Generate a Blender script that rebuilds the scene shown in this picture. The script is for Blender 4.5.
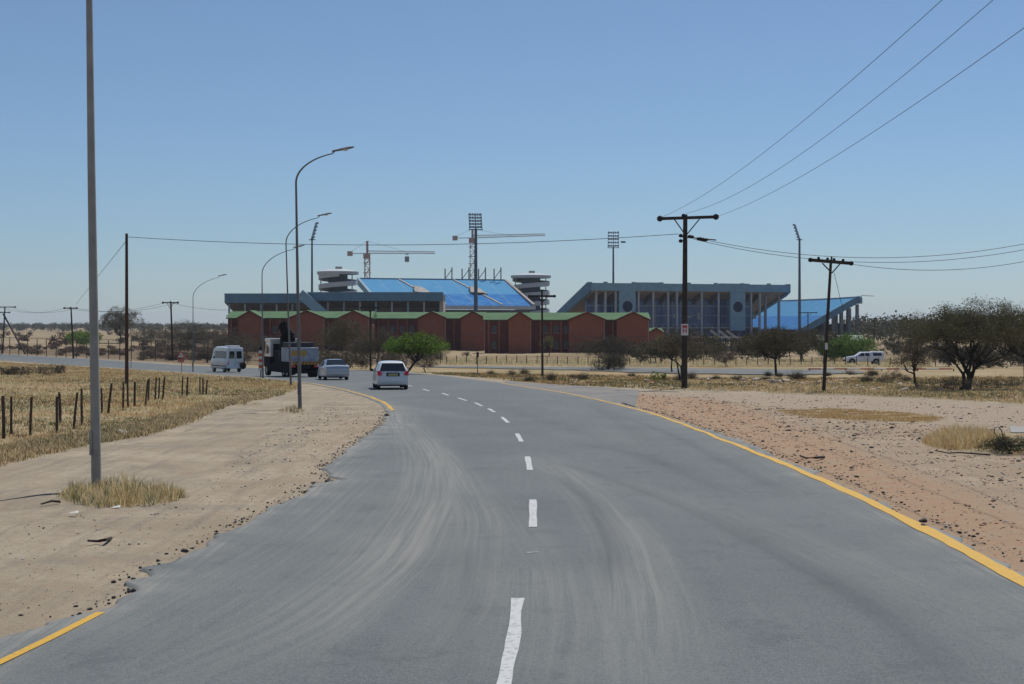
import bpy, bmesh, math, random
import numpy as np
from mathutils import Vector, Matrix
R = math.radians
S = bpy.context.scene
for o in list(bpy.data.objects): bpy.data.objects.remove(o)
C = S.collection

# ---------------------------------------------------------------- camera, sky, sun, exposure
F, HX, HY, CZ = 1519.0, 512.0, 325.0, 2.7       # focal in pixels, principal column, horizon row, eye height
cd = bpy.data.cameras.new('camera'); cam = bpy.data.objects.new('camera', cd); C.objects.link(cam)
cam.location = (0, 0, CZ); cam.rotation_euler = (R(90), 0, 0)
cd.sensor_width = 36; cd.lens = F/1024*36; cd.shift_y = -17/1024
cd.clip_start = 0.1; cd.clip_end = 20000
S.camera = cam
SUN_EL, SUN_AZ = 60, 30                          # azimuth to the right of the view axis
w = bpy.data.worlds.new('World'); S.world = w; w.use_nodes = True
nt = w.node_tree; bg = nt.nodes['Background']
sky = nt.nodes.new('ShaderNodeTexSky'); sky.sky_type = 'NISHITA'; sky.sun_disc = False
sky.sun_elevation = R(SUN_EL); sky.sun_rotation = R(SUN_AZ)
sky.altitude = 1000; sky.air_density = 1.0; sky.dust_density = 0.1; sky.ozone_density = 2.2
_tc = nt.nodes.new('ShaderNodeTexCoord'); _sx = nt.nodes.new('ShaderNodeSeparateXYZ'); nt.links.new(_tc.outputs['Generated'], _sx.inputs[0])
_rp = nt.nodes.new('ShaderNodeValToRGB'); nt.links.new(_sx.outputs[2], _rp.inputs[0])           # cleaner, bluer air low over the horizon
_rp.color_ramp.elements[0].color = (.60, .71, .90, 1); _rp.color_ramp.elements[1].position = .30; _rp.color_ramp.elements[1].color = (.92, .975, 1.02, 1)
_e = _rp.color_ramp.elements.new(.10); _e.color = (.74, .85, .98, 1)
_mx = nt.nodes.new('ShaderNodeMix'); _mx.data_type = 'RGBA'; _mx.blend_type = 'MULTIPLY'; _mx.inputs[0].default_value = 1
nt.links.new(sky.outputs[0], _mx.inputs[6]); nt.links.new(_rp.outputs[0], _mx.inputs[7]); nt.links.new(_mx.outputs[2], bg.inputs[0]); bg.inputs[1].default_value = 0.082
ld = bpy.data.lights.new('sun', 'SUN'); ld.energy = 4.0; ld.angle = R(0.53); ld.color = (1, .955, .88)
sun = bpy.data.objects.new('sun', ld); C.objects.link(sun)
sd = Vector((math.sin(R(SUN_AZ))*math.cos(R(SUN_EL)), math.cos(R(SUN_AZ))*math.cos(R(SUN_EL)), math.sin(R(SUN_EL))))
sun.rotation_euler = (-sd).to_track_quat('-Z', 'Y').to_euler(); sun.location = (0, 0, 60)
S.view_settings.view_transform = 'Standard'; S.view_settings.look = 'None'
S.view_settings.exposure = 0.0; S.view_settings.gamma = 1
S.render.engine = 'CYCLES'

# ---------------------------------------------------------------- helpers
def tag(o, label=None, cat=None, group=None, kind=None):
    if label: o['label'] = label
    if cat: o['category'] = cat
    if group: o['group'] = group
    if kind: o['kind'] = kind
    return o
def thing(name, label, cat, loc=(0, 0, 0), rz=0, group=None, scale=1):
    o = bpy.data.objects.new(name, None); C.objects.link(o); o.location = loc; o.rotation_euler = (0, 0, rz)
    o.scale = (scale,)*3; o.empty_display_size = .2
    return tag(o, label, cat, group)
def copy_tree(o, parent=None):
    c = o.copy(); C.objects.link(c)
    if parent: c.parent = parent
    for ch in [x for x in bpy.data.objects if x.parent == o]: copy_tree(ch, c)
    return c
class MB:
    def __init__(s): s.v = []; s.f = []; s.m = []
    def add(s, vs, fs, m=0):
        n = len(s.v); s.v += [tuple(v) for v in vs]; s.f += [tuple(i+n for i in f) for f in fs]; s.m += [m]*len(fs); return s
    def box(s, a, b, m=0, M=None):
        (x0, y0, z0), (x1, y1, z1) = a, b
        vs = [Vector(p) for p in ((x0,y0,z0),(x1,y0,z0),(x1,y1,z0),(x0,y1,z0),(x0,y0,z1),(x1,y0,z1),(x1,y1,z1),(x0,y1,z1))]
        if M: vs = [M @ v for v in vs]
        return s.add(vs, [(0,3,2,1),(4,5,6,7),(0,1,5,4),(1,2,6,5),(2,3,7,6),(3,0,4,7)], m)
    def cbox(s, c, d, m=0, M=None):
        return s.box([c[i]-d[i]/2 for i in range(3)], [c[i]+d[i]/2 for i in range(3)], m, M)
    def tube(s, pts, rad, n=8, m=0, cap=True):
        pts = [Vector(p) for p in pts]
        rad = list(rad) if hasattr(rad, '__len__') else [rad]*len(pts)
        base = len(s.v); up = None
        for i, p in enumerate(pts):
            d = (pts[min(i+1, len(pts)-1)]-pts[max(i-1, 0)]).normalized()
            if up is None: up = Vector((1, 0, 0)) if abs(d.x) < .8 else Vector((0, 1, 0))
            a = d.cross(up).normalized(); b = d.cross(a).normalized(); up = b.cross(d) if False else up
            for k in range(n):
                t = 2*math.pi*k/n; s.v.append(tuple(p+(a*math.cos(t)+b*math.sin(t))*rad[i]))
        for i in range(len(pts)-1):
            for k in range(n):
                k2 = (k+1) % n; o = base+i*n
                s.f.append((o+k, o+k2, o+n+k2, o+n+k)); s.m.append(m)
        if cap:
            s.f.append(tuple(base+k for k in range(n))[::-1]); s.m.append(m)
            s.f.append(tuple(base+(len(pts)-1)*n+k for k in range(n))); s.m.append(m)
        return s
    def bar(s, a, b, w, h=None, m=0):                    # square bar between two points
        h = h or w; a = Vector(a); b = Vector(b); d = (b-a).normalized()
        u = Vector((0, 0, 1)) if abs(d.z) < .95 else Vector((0, 1, 0))
        x = d.cross(u).normalized()*w/2; y = x.cross(d).normalized()*h/2
        return s.add([a-x-y, a+x-y, a+x+y, a-x+y, b-x-y, b+x-y, b+x+y, b-x+y], [(0,1,2,3),(7,6,5,4),(0,4,5,1),(1,5,6,2),(2,6,7,3),(3,7,4,0)], m)
    def lathe(s, prof, c=(0,0,0), n=16, m=0, axis='z'):
        base = len(s.v)
        for (r, z) in prof:
            for k in range(n):
                t = 2*math.pi*k/n
                p = (r*math.cos(t), r*math.sin(t), z) if axis == 'z' else ((z, r*math.cos(t), r*math.sin(t)) if axis == 'x' else (r*math.cos(t), z, r*math.sin(t)))
                s.v.append((p[0]+c[0], p[1]+c[1], p[2]+c[2]))
        for i in range(len(prof)-1):
            for k in range(n):
                k2 = (k+1) % n; o = base+i*n; s.f.append((o+k, o+k2, o+n+k2, o+n+k)); s.m.append(m)
        return s
    def prism(s, poly, y0, y1, m=0, M=None):             # poly in (x,z), extruded along y
        n = len(poly); vs = [Vector((p[0], y0, p[1])) for p in poly]+[Vector((p[0], y1, p[1])) for p in poly]
        if M: vs = [M @ v for v in vs]
        return s.add(vs, [tuple(range(n))[::-1], tuple(range(n, 2*n))]+[(i, (i+1) % n, n+(i+1) % n, n+i) for i in range(n)], m)
    def build(s, name, mats, parent=None, loc=None, smooth=0, bevel=0):
        me = bpy.data.meshes.new(name)
        vs = s.v if loc is None else [(v[0]-loc[0], v[1]-loc[1], v[2]-loc[2]) for v in s.v]
        me.from_pydata(vs, [], s.f)
        mats = mats if isinstance(mats, (list, tuple)) else [mats]
        for m in mats: me.materials.append(m)
        if len(mats) > 1: me.polygons.foreach_set('material_index', s.m)
        if smooth:
            me.polygons.foreach_set('use_smooth', [True]*len(s.f))
            try: me.set_sharp_from_angle(angle=R(smooth))
            except Exception: pass
        me.validate(); me.update()
        o = bpy.data.objects.new(name, me); C.objects.link(o)
        if loc is not None: o.location = loc
        if parent: o.parent = parent
        if bevel:
            b = o.modifiers.new('bevel', 'BEVEL'); b.width = bevel; b.segments = 2; b.limit_method = 'ANGLE'; b.angle_limit = R(35)
        return o
def np_mesh(name, V, Fc, mats, parent=None, loc=(0,0,0), smooth=False, mi=None):
    """big meshes from arrays: V (n,3), Fc (m,k) all the same k"""
    me = bpy.data.meshes.new(name); V = np.asarray(V, np.float32)-np.array(loc, np.float32); Fc = np.asarray(Fc, np.int32); k = Fc.shape[1]
    me.vertices.add(len(V)); me.vertices.foreach_set('co', V.ravel())
    me.loops.add(Fc.size); me.loops.foreach_set('vertex_index', Fc.ravel())
    me.polygons.add(len(Fc)); me.polygons.foreach_set('loop_start', np.arange(0, Fc.size, k, dtype=np.int32))
    me.polygons.foreach_set('loop_total', np.full(len(Fc), k, np.int32))
    if mi is not None: me.polygons.foreach_set('material_index', np.asarray(mi, np.int32))
    if smooth: me.polygons.foreach_set('use_smooth', np.ones(len(Fc), bool))
    for m in (mats if isinstance(mats, (list, tuple)) else [mats]): me.materials.append(m)
    me.update(calc_edges=True)
    o = bpy.data.objects.new(name, me); C.objects.link(o); o.location = loc
    if parent: o.parent = parent
    return o

# ---------------------------------------------------------------- terrain height and pixel -> place
_ty = [-400, 0, 15, 30, 60, 90, 117, 146, 165, 200, 240, 300, 420, 600, 900, 1600, 3000, 9000]
_tz = [.3, 0, 0, -.03, -.55, -.92, -1.35, -1.95, -2.2, -2.6, -2.75, -2.6, -2.6, -2.7, -2.4, -1.2, .6, 2]
_gy = np.concatenate([np.arange(-400, 700, 1.0), np.arange(700, 9001, 20.0)])
_gz = np.interp(_gy, _ty, _tz)
_k = np.exp(-(np.arange(-12, 13)/6.0)**2); _k /= _k.sum()
_gz[12:1080] = np.convolve(_gz, _k, 'same')[12:1080]
def base_z(y): return np.interp(y, _gy, _gz)
def ground_at(px, py, dz=0):
    lo, hi = 5.0, 4000.0
    for _ in range(60):
        m = (lo+hi)/2; yy = HY+F*(CZ-dz-float(base_z(m)))/m
        if yy > py: lo = m
        else: hi = m
    return (px-HX)/F*lo, lo
def P(px, py, Y): return Vector(((px-HX)/F*Y, Y, CZ-(py-HY)/F*Y))
def onG(px, Y): return ((px-HX)/F*Y, Y, 0)
_rng = np.random.default_rng(5)
_w = [(_rng.uniform(0, 6.28), _rng.uniform(0, 6.28), s) for s in (.09, .17, .31, .55, .9, 1.6) for _ in range(4)]
def bumps(x, y):
    z = 0*x
    for a, ph, s in _w: z = z+np.sin((x*np.cos(a)+y*np.sin(a))*s*2+ph)/(1+s*7)
    return z/4
def fbm(x, y, sc=1.0, seed=0):
    r = np.random.default_rng(seed); z = 0*x; amp = 1.0; tot = 0; s = sc
    for o in range(4):
        for _ in range(5):
            a = r.uniform(0, 6.28); z = z+amp*np.sin((x*np.cos(a)+y*np.sin(a))*s+r.uniform(0, 6.28))/5*1.8
        tot += amp; amp *= .55; s *= 2.1
    return z/tot

LEFT_PX = [(0,639),(50,626),(98,609),(120,597),(134,589),(146,576),(188,551),(244,522),(290,499),(315,487),(334,479),(324,468),(342,456),(361,439),(381,426),(390,413),(380,403),(366,397),(342,390),(312,384),(285,381),(260,378.5),(225,375.3),(209,374),(179,371.5),(90,366),(0,360),(-120,355)]
RIGHT_PX = [(1024,583),(925,528),(820,478),(760,455),(700,430.5),(650,412.5),(600,400),(560,392),(520,386),(480,380.5),(440,375.7),(408,372.3),(370,370.6),(300,369),(240,367.3),(209,366.3),(179,365),(90,359),(0,354),(-120,350)]
def edge(pxs):
    p = np.array([ground_at(*q, .032) for q in pxs]); p = p[np.argsort(p[:, 1])]; return p
_L = edge(LEFT_PX); _Rr = edge(RIGHT_PX)
def _smooth_edge(p):
    g = np.arange(p[0, 1], p[-1, 1], .5); x = np.interp(g, p[:, 1], p[:, 0])
    k = np.exp(-(np.arange(-16, 17)/7.0)**2); k /= k.sum()
    xs = np.convolve(np.pad(x, 16, 'edge'), k, 'valid'); return g, xs
_Rg, _Rx = _smooth_edge(_Rr)
def xr(y):
    x = np.interp(y, _Rg, _Rx); s = (_Rx[0]-_Rx[14])/(_Rg[0]-_Rg[14])*.4
    e = (_Rx[-1]-_Rx[-60])/(_Rg[-1]-_Rg[-60])
    return np.where(y < _Rg[0], _Rx[0]+(y-_Rg[0])*s*.2, np.where(y > _Rg[-1], _Rx[-1]+(y-_Rg[-1])*e, x))
def xl(y):
    x = np.interp(y, _L[:, 1], _L[:, 0]); e = (_L[-1, 0]-_L[-4, 0])/(_L[-1, 1]-_L[-4, 1])
    return np.where(y > _L[-1, 1], _L[-1, 0]+(y-_L[-1, 1])*e, np.where(y < _L[0, 1], _L[0, 0]-(_L[0, 1]-y)*.02, x))
def gz(x, y):
    """height of the ground anywhere"""
    x = np.asarray(x, float); y = np.asarray(y, float)
    out = np.maximum(xl(y)-x, x-xr(y)-.4)
    off = np.clip(out/3.0, 0, 1); off = off*off*(3-2*off)
    far = np.clip((y-190)/200, 0, 1)
    nearflat = np.where((y > 100) & (y < 185) & (x > -20), .4, 1.0)
    z = base_z(y)+off*bumps(x, y)*(.10*nearflat+.35*far)
    # low grassy bank on the left of the sand shoulder
    z = z+np.clip((xl(y)-x-7)/6, 0, 1)*np.clip((120-y)/60, 0, 1)*.12
    return z
def gzs(x, y): return float(gz(x, y))
def at(px, py):
    x, y = ground_at(px, py); return Vector((x, y, gzs(x, y)))
def put(px, Y):
    x = (px-HX)/F*Y; return Vector((x, Y, gzs(x, Y)))

# ---------------------------------------------------------------- materials
def mat(name, col, rough=.8, metal=0, noise=0, nscale=3, col2=None, bump=0, bscale=20, spec=.3, island=0, coat=0, trans=0):
    m = bpy.data.materials.new(name); m.use_nodes = True; t = m.node_tree; b = t.nodes['Principled BSDF']; L = t.links.new
    b.inputs['Roughness'].default_value = rough; b.inputs['Metallic'].default_value = metal
    b.inputs['Specular IOR Level'].default_value = spec; b.inputs['Coat Weight'].default_value = coat
    b.inputs['Base Color'].default_value = (*col, 1)
    tc = t.nodes.new('ShaderNodeTexCoord'); last = None
    if noise or col2:
        n = t.nodes.new('ShaderNodeTexNoise'); n.inputs['Scale'].default_value = nscale; n.inputs['Detail'].default_value = 6
        L(tc.outputs['Object'], n.inputs['Vector'])
        r = t.nodes.new('ShaderNodeValToRGB'); c2 = col2 or tuple(c*(1-noise) for c in col)
        r.color_ramp.elements[0].position = .35; r.color_ramp.elements[1].position = .65
        r.color_ramp.elements[0].color = (*c2, 1); r.color_ramp.elements[1].color = (*col, 1)
        L(n.outputs[0], r.inputs[0]); last = r.outputs[0]
    if island:
        g = t.nodes.new('ShaderNodeNewGeometry'); h = t.nodes.new('ShaderNodeHueSaturation')
        mr = t.nodes.new('ShaderNodeMapRange'); mr.inputs[3].default_value = 1-island; mr.inputs[4].default_value = 1+island
        L(g.outputs['Random Per Island'], mr.inputs[0]); L(mr.outputs[0], h.inputs['Value'])
        if last: L(last, h.inputs['Color'])
        else: h.inputs['Color'].default_value = (*col, 1)
        last = h.outputs[0]
    if last: L(last, b.inputs['Base Color'])
    if bump:
        n = t.nodes.new('ShaderNodeTexNoise'); n.inputs['Scale'].default_value = bscale; n.inputs['Detail'].default_value = 5
        L(tc.outputs['Object'], n.inputs['Vector']); bp = t.nodes.new('ShaderNodeBump'); bp.inputs['Strength'].default_value = bump
        bp.inputs['Distance'].default_value = .02; L(n.outputs[0], bp.inputs['Height']); L(bp.outputs[0], b.inputs['Normal'])
    if trans:                                           # thin leaves let light through
        tr = t.nodes.new('ShaderNodeBsdfTranslucent'); mx = t.nodes.new('ShaderNodeMixShader'); mx.inputs[0].default_value = trans
        if last: L(last, tr.inputs[0])
        else: tr.inputs[0].default_value = (*col, 1)
        L(b.outputs[0], mx.inputs[1]); L(tr.outputs[0], mx.inputs[2]); L(mx.outputs[0], t.nodes['Material Output'].inputs[0])
    return m
class NG:                                               # tiny node-graph writer
    def __init__(s, m): s.t = m.node_tree; s.L = s.t.links.new
    def set(s, sock, v):
        if hasattr(v, 'is_output') or isinstance(v, bpy.types.NodeSocket): s.L(v, sock)
        elif isinstance(v, (tuple, list)) and len(v) == 3 and sock.type == 'RGBA': sock.default_value = (*v, 1)
        else: sock.default_value = v
    def noise(s, vec, scale, detail=5, rough=.5, dist=0):
        n = s.t.nodes.new('ShaderNodeTexNoise'); s.set(n.inputs['Vector'], vec); n.inputs['Scale'].default_value = scale
        n.inputs['Detail'].default_value = detail; n.inputs['Roughness'].default_value = rough; n.inputs['Distortion'].default_value = dist
        return n.outputs[0]
    def math(s, op, a, b=0, c=None, clamp=False):
        n = s.t.nodes.new('ShaderNodeMath'); n.operation = op; n.use_clamp = clamp; s.set(n.inputs[0], a); s.set(n.inputs[1], b)
        if c is not None: s.set(n.inputs[2], c)
        return n.outputs[0]
    def ramp(s, x, a, b, lo=0, hi=1):
        n = s.t.nodes.new('ShaderNodeMapRange'); n.interpolation_type = 'SMOOTHSTEP'
        s.set(n.inputs[0], x); n.inputs[1].default_value = a; n.inputs[2].default_value = b; n.inputs[3].default_value = lo; n.inputs[4].default_value = hi
        return n.outputs[0]
    def mix(s, f, a, b, mode='MIX'):
        n = s.t.nodes.new('ShaderNodeMix'); n.data_type = 'RGBA'; n.blend_type = mode
        s.set(n.inputs[0], f); s.set(n.inputs[6], a); s.set(n.inputs[7], b); return n.outputs[2]
    def attr(s, name):
        n = s.t.nodes.new('ShaderNodeAttribute'); n.attribute_name = name; return n.outputs
    def mapping(s, vec, scale=(1,1,1), rot=(0,0,0)):
        n = s.t.nodes.new('ShaderNodeMapping'); s.L(vec, n.inputs[0]); n.inputs['Scale'].default_value = scale; n.inputs['Rotation'].default_value = rot; return n.outputs[0]
    def coord(s, k='Object'): return s.t.nodes.new('ShaderNodeTexCoord').outputs[k]
    def vor(s, vec, scale, feat='F1', rnd=1):
        n = s.t.nodes.new('ShaderNodeTexVoronoi'); n.feature = feat; s.set(n.inputs['Vector'], vec); n.inputs['Scale'].default_value = scale; n.inputs['Randomness'].default_value = rnd; return n.outputs
    def bump(s, h, st=.3, d=.02):
        n = s.t.nodes.new('ShaderNodeBump'); s.set(n.inputs['Height'], h); n.inputs['Strength'].default_value = st; n.inputs['Distance'].default_value = d; return n.outputs[0]
def newmat(name, rough=.9, spec=.25):
    m = bpy.data.materials.new(name); m.use_nodes = True; b = m.node_tree.nodes['Principled BSDF']
    b.inputs['Roughness'].default_value = rough; b.inputs['Specular IOR Level'].default_value = spec
    return m, NG(m), b
# ---------------------------------------------------------------- ground sheet with colour zones
def axis(lo_f, hi_f, step, lo, hi, g=1.07, cap=60):
    a = list(np.arange(lo_f, hi_f+1e-6, step)); s = step; v = a[-1]
    while v < hi: s = min(s*g, cap if v < 1500 else 400); v += s; a.append(v)
    s = step; v = a[0]; b = []
    while v > lo: s = min(s*g, cap if v > -1500 else 400); v -= s; b.append(v)
    return np.array(b[::-1]+a)
gx = axis(-26, 30, .22, -6000, 6000); gyy = axis(-4, 100, .25, -300, 9000, 1.03)
X, Y = np.meshgrid(gx, gyy)
Z = gz(X, Y)
n1 = fbm(X, Y, .9, 3); n2 = fbm(X, Y, 4.0, 8)
offr = np.clip(np.maximum(xl(Y)-X, X-xr(Y)-.5)/1.0, 0, 1)
nearf = np.clip((100-Y)/40, 0, 1)
Z = Z+offr*nearf*(.018*n2)
# wheel ruts in the sand on the left, following the road
ruts = np.zeros_like(X)
for d in (2.2, 3.9, 6.0, 7.7): ruts -= np.exp(-((xl(Y*0+np.clip(Y, 14, 60))*.6-1.6-d+.35*np.sin(Y*.13+d)-X)/.16)**2)
Z = Z+ruts*.035*np.clip((60-Y)/10, 0, 1)*offr
# keep the ground well below every paved sheet
def inpoly(px, py, poly):
    c = np.zeros(px.shape, bool); n = len(poly)
    for i in range(n):
        x0, y0 = poly[i]; x1, y1 = poly[(i+1) % n]
        if y0 == y1: continue
        t = (py > min(y0, y1)) & (py <= max(y0, y1)) & (px < (py-y0)*(x1-x0)/(y1-y0)+x0)
        c ^= t
    return c
def gp(pts, dz=0): return [ground_at(*p, dz) for p in pts]
def mask(pts, w=1.0): return inpoly(X, Y, gp(pts)).astype(float)*w
def blur(a, n=2):
    for _ in range(n):
        a = (a+np.roll(a, 1, 0)+np.roll(a, -1, 0))/3; a = (a+np.roll(a, 1, 1)+np.roll(a, -1, 1))/3
    return a
# dry grass
edgeL = [(-60,486),(0,464),(40,456),(70,448),(110,441),(150,433),(185,424),(212,411),(245,402),(280,395),(296,389),(300,384),(285,381.5)]
leftfield = gp(edgeL)+[(xl(120)-1.2, 120), (xl(150)-1.2, 150), (xl(200)-1.5, 200), (xl(260)-2, 260), (-260, 420), (-260, 20)]
grass = inpoly(X, Y, leftfield).astype(float)
beyond = ((X < xr(Y)+400) & (X > xr(Y)+2.2) & (Y > 100)).astype(float)
SIDE_TOP = [(418,366.2),(540,367.2),(700,368.8),(830,370.4),(860,371.5)]
SIDE_BOT = [(418,367.4),(540,369.4),(600,371.6),(700,374.6),(800,375.4),(862,373.4)]
strip = mask([(420,371.5),(520,374),(600,374),(700,376.5),(800,377),(900,376),(1200,374),(1200,398),(1024,404),(930,398),(860,394.5),(760,391),(660,390),(560,385),(500,379.8),(440,374.2)])
patch1 = mask([(775,411),(830,409),(900,412),(945,417),(930,423),(870,421),(800,417)], .62)
patch2 = mask([(915,440),(940,434),(1000,432),(1100,436),(1100,456),(1024,456),(970,452),(930,448)], .85)
grass = np.maximum.reduce([grass, beyond*.85, strip*.52, patch1, patch2])
grass = blur(grass, 2)
nar = mask([(372,412),(388,418),(384,430),(362,446),(345,460),(330,474),(338,486),(318,496),(250,530),(195,558),(150,582),(100,618),(0,650),(-80,690),(-160,690),(-60,640),(60,600),(130,560),(210,520),(270,480),(300,450),(330,425)])
red = np.maximum(1.15*mask([(616,392),(700,395),(760,412),(830,437),(900,465),(1024,512),(1300,640),(1300,820),(1024,600),(925,535),(820,484),(760,458),(700,433),(650,414),(628,404)]), blur(nar, 3)*.42)
red = np.maximum(blur(red, 14), .40*blur(mask([(640,393),(1300,430),(1300,820),(1024,600),(760,458),(650,414)]), 6))
pale = blur(mask([(560,386),(640,391),(760,393),(860,397),(1024,407),(1300,420),(1300,470),(1024,436),(930,426),(860,418),(780,408),(700,399),(620,393)]), 2)
scrub = blur(((Y > 205) & (X > xr(Y)+3) & (X < -40) | (Y > 195) & (X > xr(Y)+3) & (X < -12)).astype(float)*np.clip(1.5-np.abs(Y-290)/110, 0, 1)+strip*.30*(fbm(X, Y, .5, 21) > .1)*(Y > 90), 2)
me_n = len(gyy), len(gx)
V = np.stack([X.ravel(), Y.ravel(), Z.ravel()], 1)
idx = np.arange(X.size).reshape(X.shape)
Fq = np.stack([idx[:-1, :-1].ravel(), idx[:-1, 1:].ravel(), idx[1:, 1:].ravel(), idx[1:, :-1].ravel()], 1)
gm, g, bs = newmat('earth', .95, .12)
co = g.coord()
A = g.attr('zone'); sep = g.t.nodes.new('ShaderNodeSeparateColor'); g.L(A['Color'], sep.inputs[0])
A2 = g.attr('zone_b')['Color']; sep2 = g.t.nodes.new('ShaderNodeSeparateColor'); g.L(A2, sep2.inputs[0])
nb = g.noise(co, .35, 6, .6); nm = g.noise(co, 2.2, 7, .65); nf = g.noise(co, 14, 5, .7); nff = g.noise(co, 60, 3, .7)
streak = g.noise(g.mapping(co, (2.6, .16, 1), (0, 0, R(-6))), 1.6, 8, .7)
sand = g.mix(g.ramp(nb, .35, .65), (.32, .27, .192), (.43, .365, .268))
sand = g.mix(g.ramp(streak, .45, .7, 0, .75), sand, (.21, .185, .15))
sand = g.mix(g.ramp(nm, .5, .72, 0, .55), sand, (.25, .195, .15))
sand = g.mix(g.ramp(g.noise(co, .5, 7, .7), .52, .6, 0, .5), sand, (.24, .215, .175))
sand = g.mix(g.ramp(g.noise(co, 6, 6, .75), .52, .62, 0, .35), sand, (.20, .165, .13))
sand = g.mix(g.ramp(nff, .3, .75, .0, .4), sand, (.22, .17, .13))
redc = g.mix(g.ramp(nm, .35, .65), (.36, .22, .135), (.34, .25, .165))
vo = g.vor(co, 9)
redc = g.mix(g.ramp(vo['Distance'], .10, .22, .7, 0), redc, (.20, .13, .10))
redc = g.mix(g.ramp(nff, .55, .75, 0, .5), redc, (.46, .37, .30))
palec = g.mix(g.ramp(nf, .35, .65), (.38, .31, .235), (.30, .235, .17))
palec = g.mix(g.ramp(nm, .5, .7, 0, .4), palec, (.36, .26, .20))
gr = g.mix(g.ramp(nb, .35, .62), (.31, .235, .13), (.38, .30, .185))
gr = g.mix(g.ramp(nm, .5, .68, 0, .8), gr, (.17, .125, .065))
gr = g.mix(g.ramp(g.noise(co, .22, 5, .6), .5, .6, 0, .7), gr, (.30, .165, .075))
gr = g.mix(g.ramp(g.noise(co, .12, 4), .45, .6, 0, .55), gr, (.20, .19, .09))
scr = g.mix(g.ramp(nm, .4, .62), (.13, .105, .06), (.21, .145, .095))
fld = g.mix(g.ramp(g.noise(co, .03, 6), .4, .62), (.31, .24, .15), (.22, .165, .095))
def zone(base, m, col, amp=.9, w=.18):
    f = g.math('ADD', m, g.math('MULTIPLY', g.math('SUBTRACT', nm, .5), amp))
    f = g.math('ADD', f, g.math('MULTIPLY', g.math('SUBTRACT', nf, .5), amp*.6))
    return g.mix(g.ramp(f, .5-w, .5+w), base, col)
c = zone(sand, sep.outputs[1], redc, 2.0, .55)
c = zone(c, sep.outputs[2], palec, 1.5, .5)
c = zone(c, sep.outputs[0], gr, 1.6, .15)
c = zone(c, sep2.outputs[0], scr, 1.6, .2)
c = zone(c, sep2.outputs[1], fld, .8, .3)
g.L(c, bs.inputs['Base Color'])
hb = g.math('ADD', g.math('MULTIPLY', nf, .6), g.math('MULTIPLY', nff, .3)); hb = g.math('ADD', hb, nm)
g.L(g.bump(hb, .8, .05), bs.inputs['Normal'])
ground = np_mesh('ground', V, Fq, gm, smooth=True); tag(ground, kind='structure')
field = blur(((Y > 185) & (X > xr(Y)) & (X > -12)).astype(float)*.9+((Y > 330) & (X < 0)).astype(float)*.8, 2)
for nm_, chans in (('zone', (grass, red, pale)), ('zone_b', (scrub, field, 0*grass))):
    at_ = ground.data.attributes.new(nm_, 'FLOAT_COLOR', 'POINT')
    at_.data.foreach_set('color', np.stack([*(np.clip(q, 0, 1).ravel() for q in chans), np.ones(X.size)], 1).astype(np.float32).ravel())

# ---------------------------------------------------------------- main road
ys = np.concatenate([np.arange(-12, 10, .2), np.arange(10, 40, .07), np.arange(40, 60, .12), np.arange(60, 120, .35), np.arange(120, 420, 1.2)])
def ragged(y, seed, amp):
    q_ = np.random.default_rng(seed); g_ = np.cumsum(q_.uniform(.06, .5, 3000))-15; jag = np.interp(y, g_, q_.normal(0, .55, 3000))
    r = fbm(y*1.0, y*0, 2.2, seed)*.45+jag*.5; return r*amp*np.clip((150-y)/60, .1, 1)
LE = xl(ys)+ragged(ys, 4, .2)*(.3+.5*((ys > 13.6) & (ys < 56))+1.1*np.exp(-((ys-16.6)/1.6)**2)+1.2*np.exp(-((ys-26)/1.0)**2)+1.0*np.exp(-((ys-53)/2.5)**2))
RE = xr(ys)+.24+ragged(ys, 9, .2)+.13*np.sin(ys*.21)
NU = 160
uu = np.linspace(0, 1, NU)
RX = LE[:, None]+(RE-LE)[:, None]*uu[None, :]; RY = np.repeat(ys[:, None], NU, 1)
RZ = base_z(RY)+.032
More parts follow.
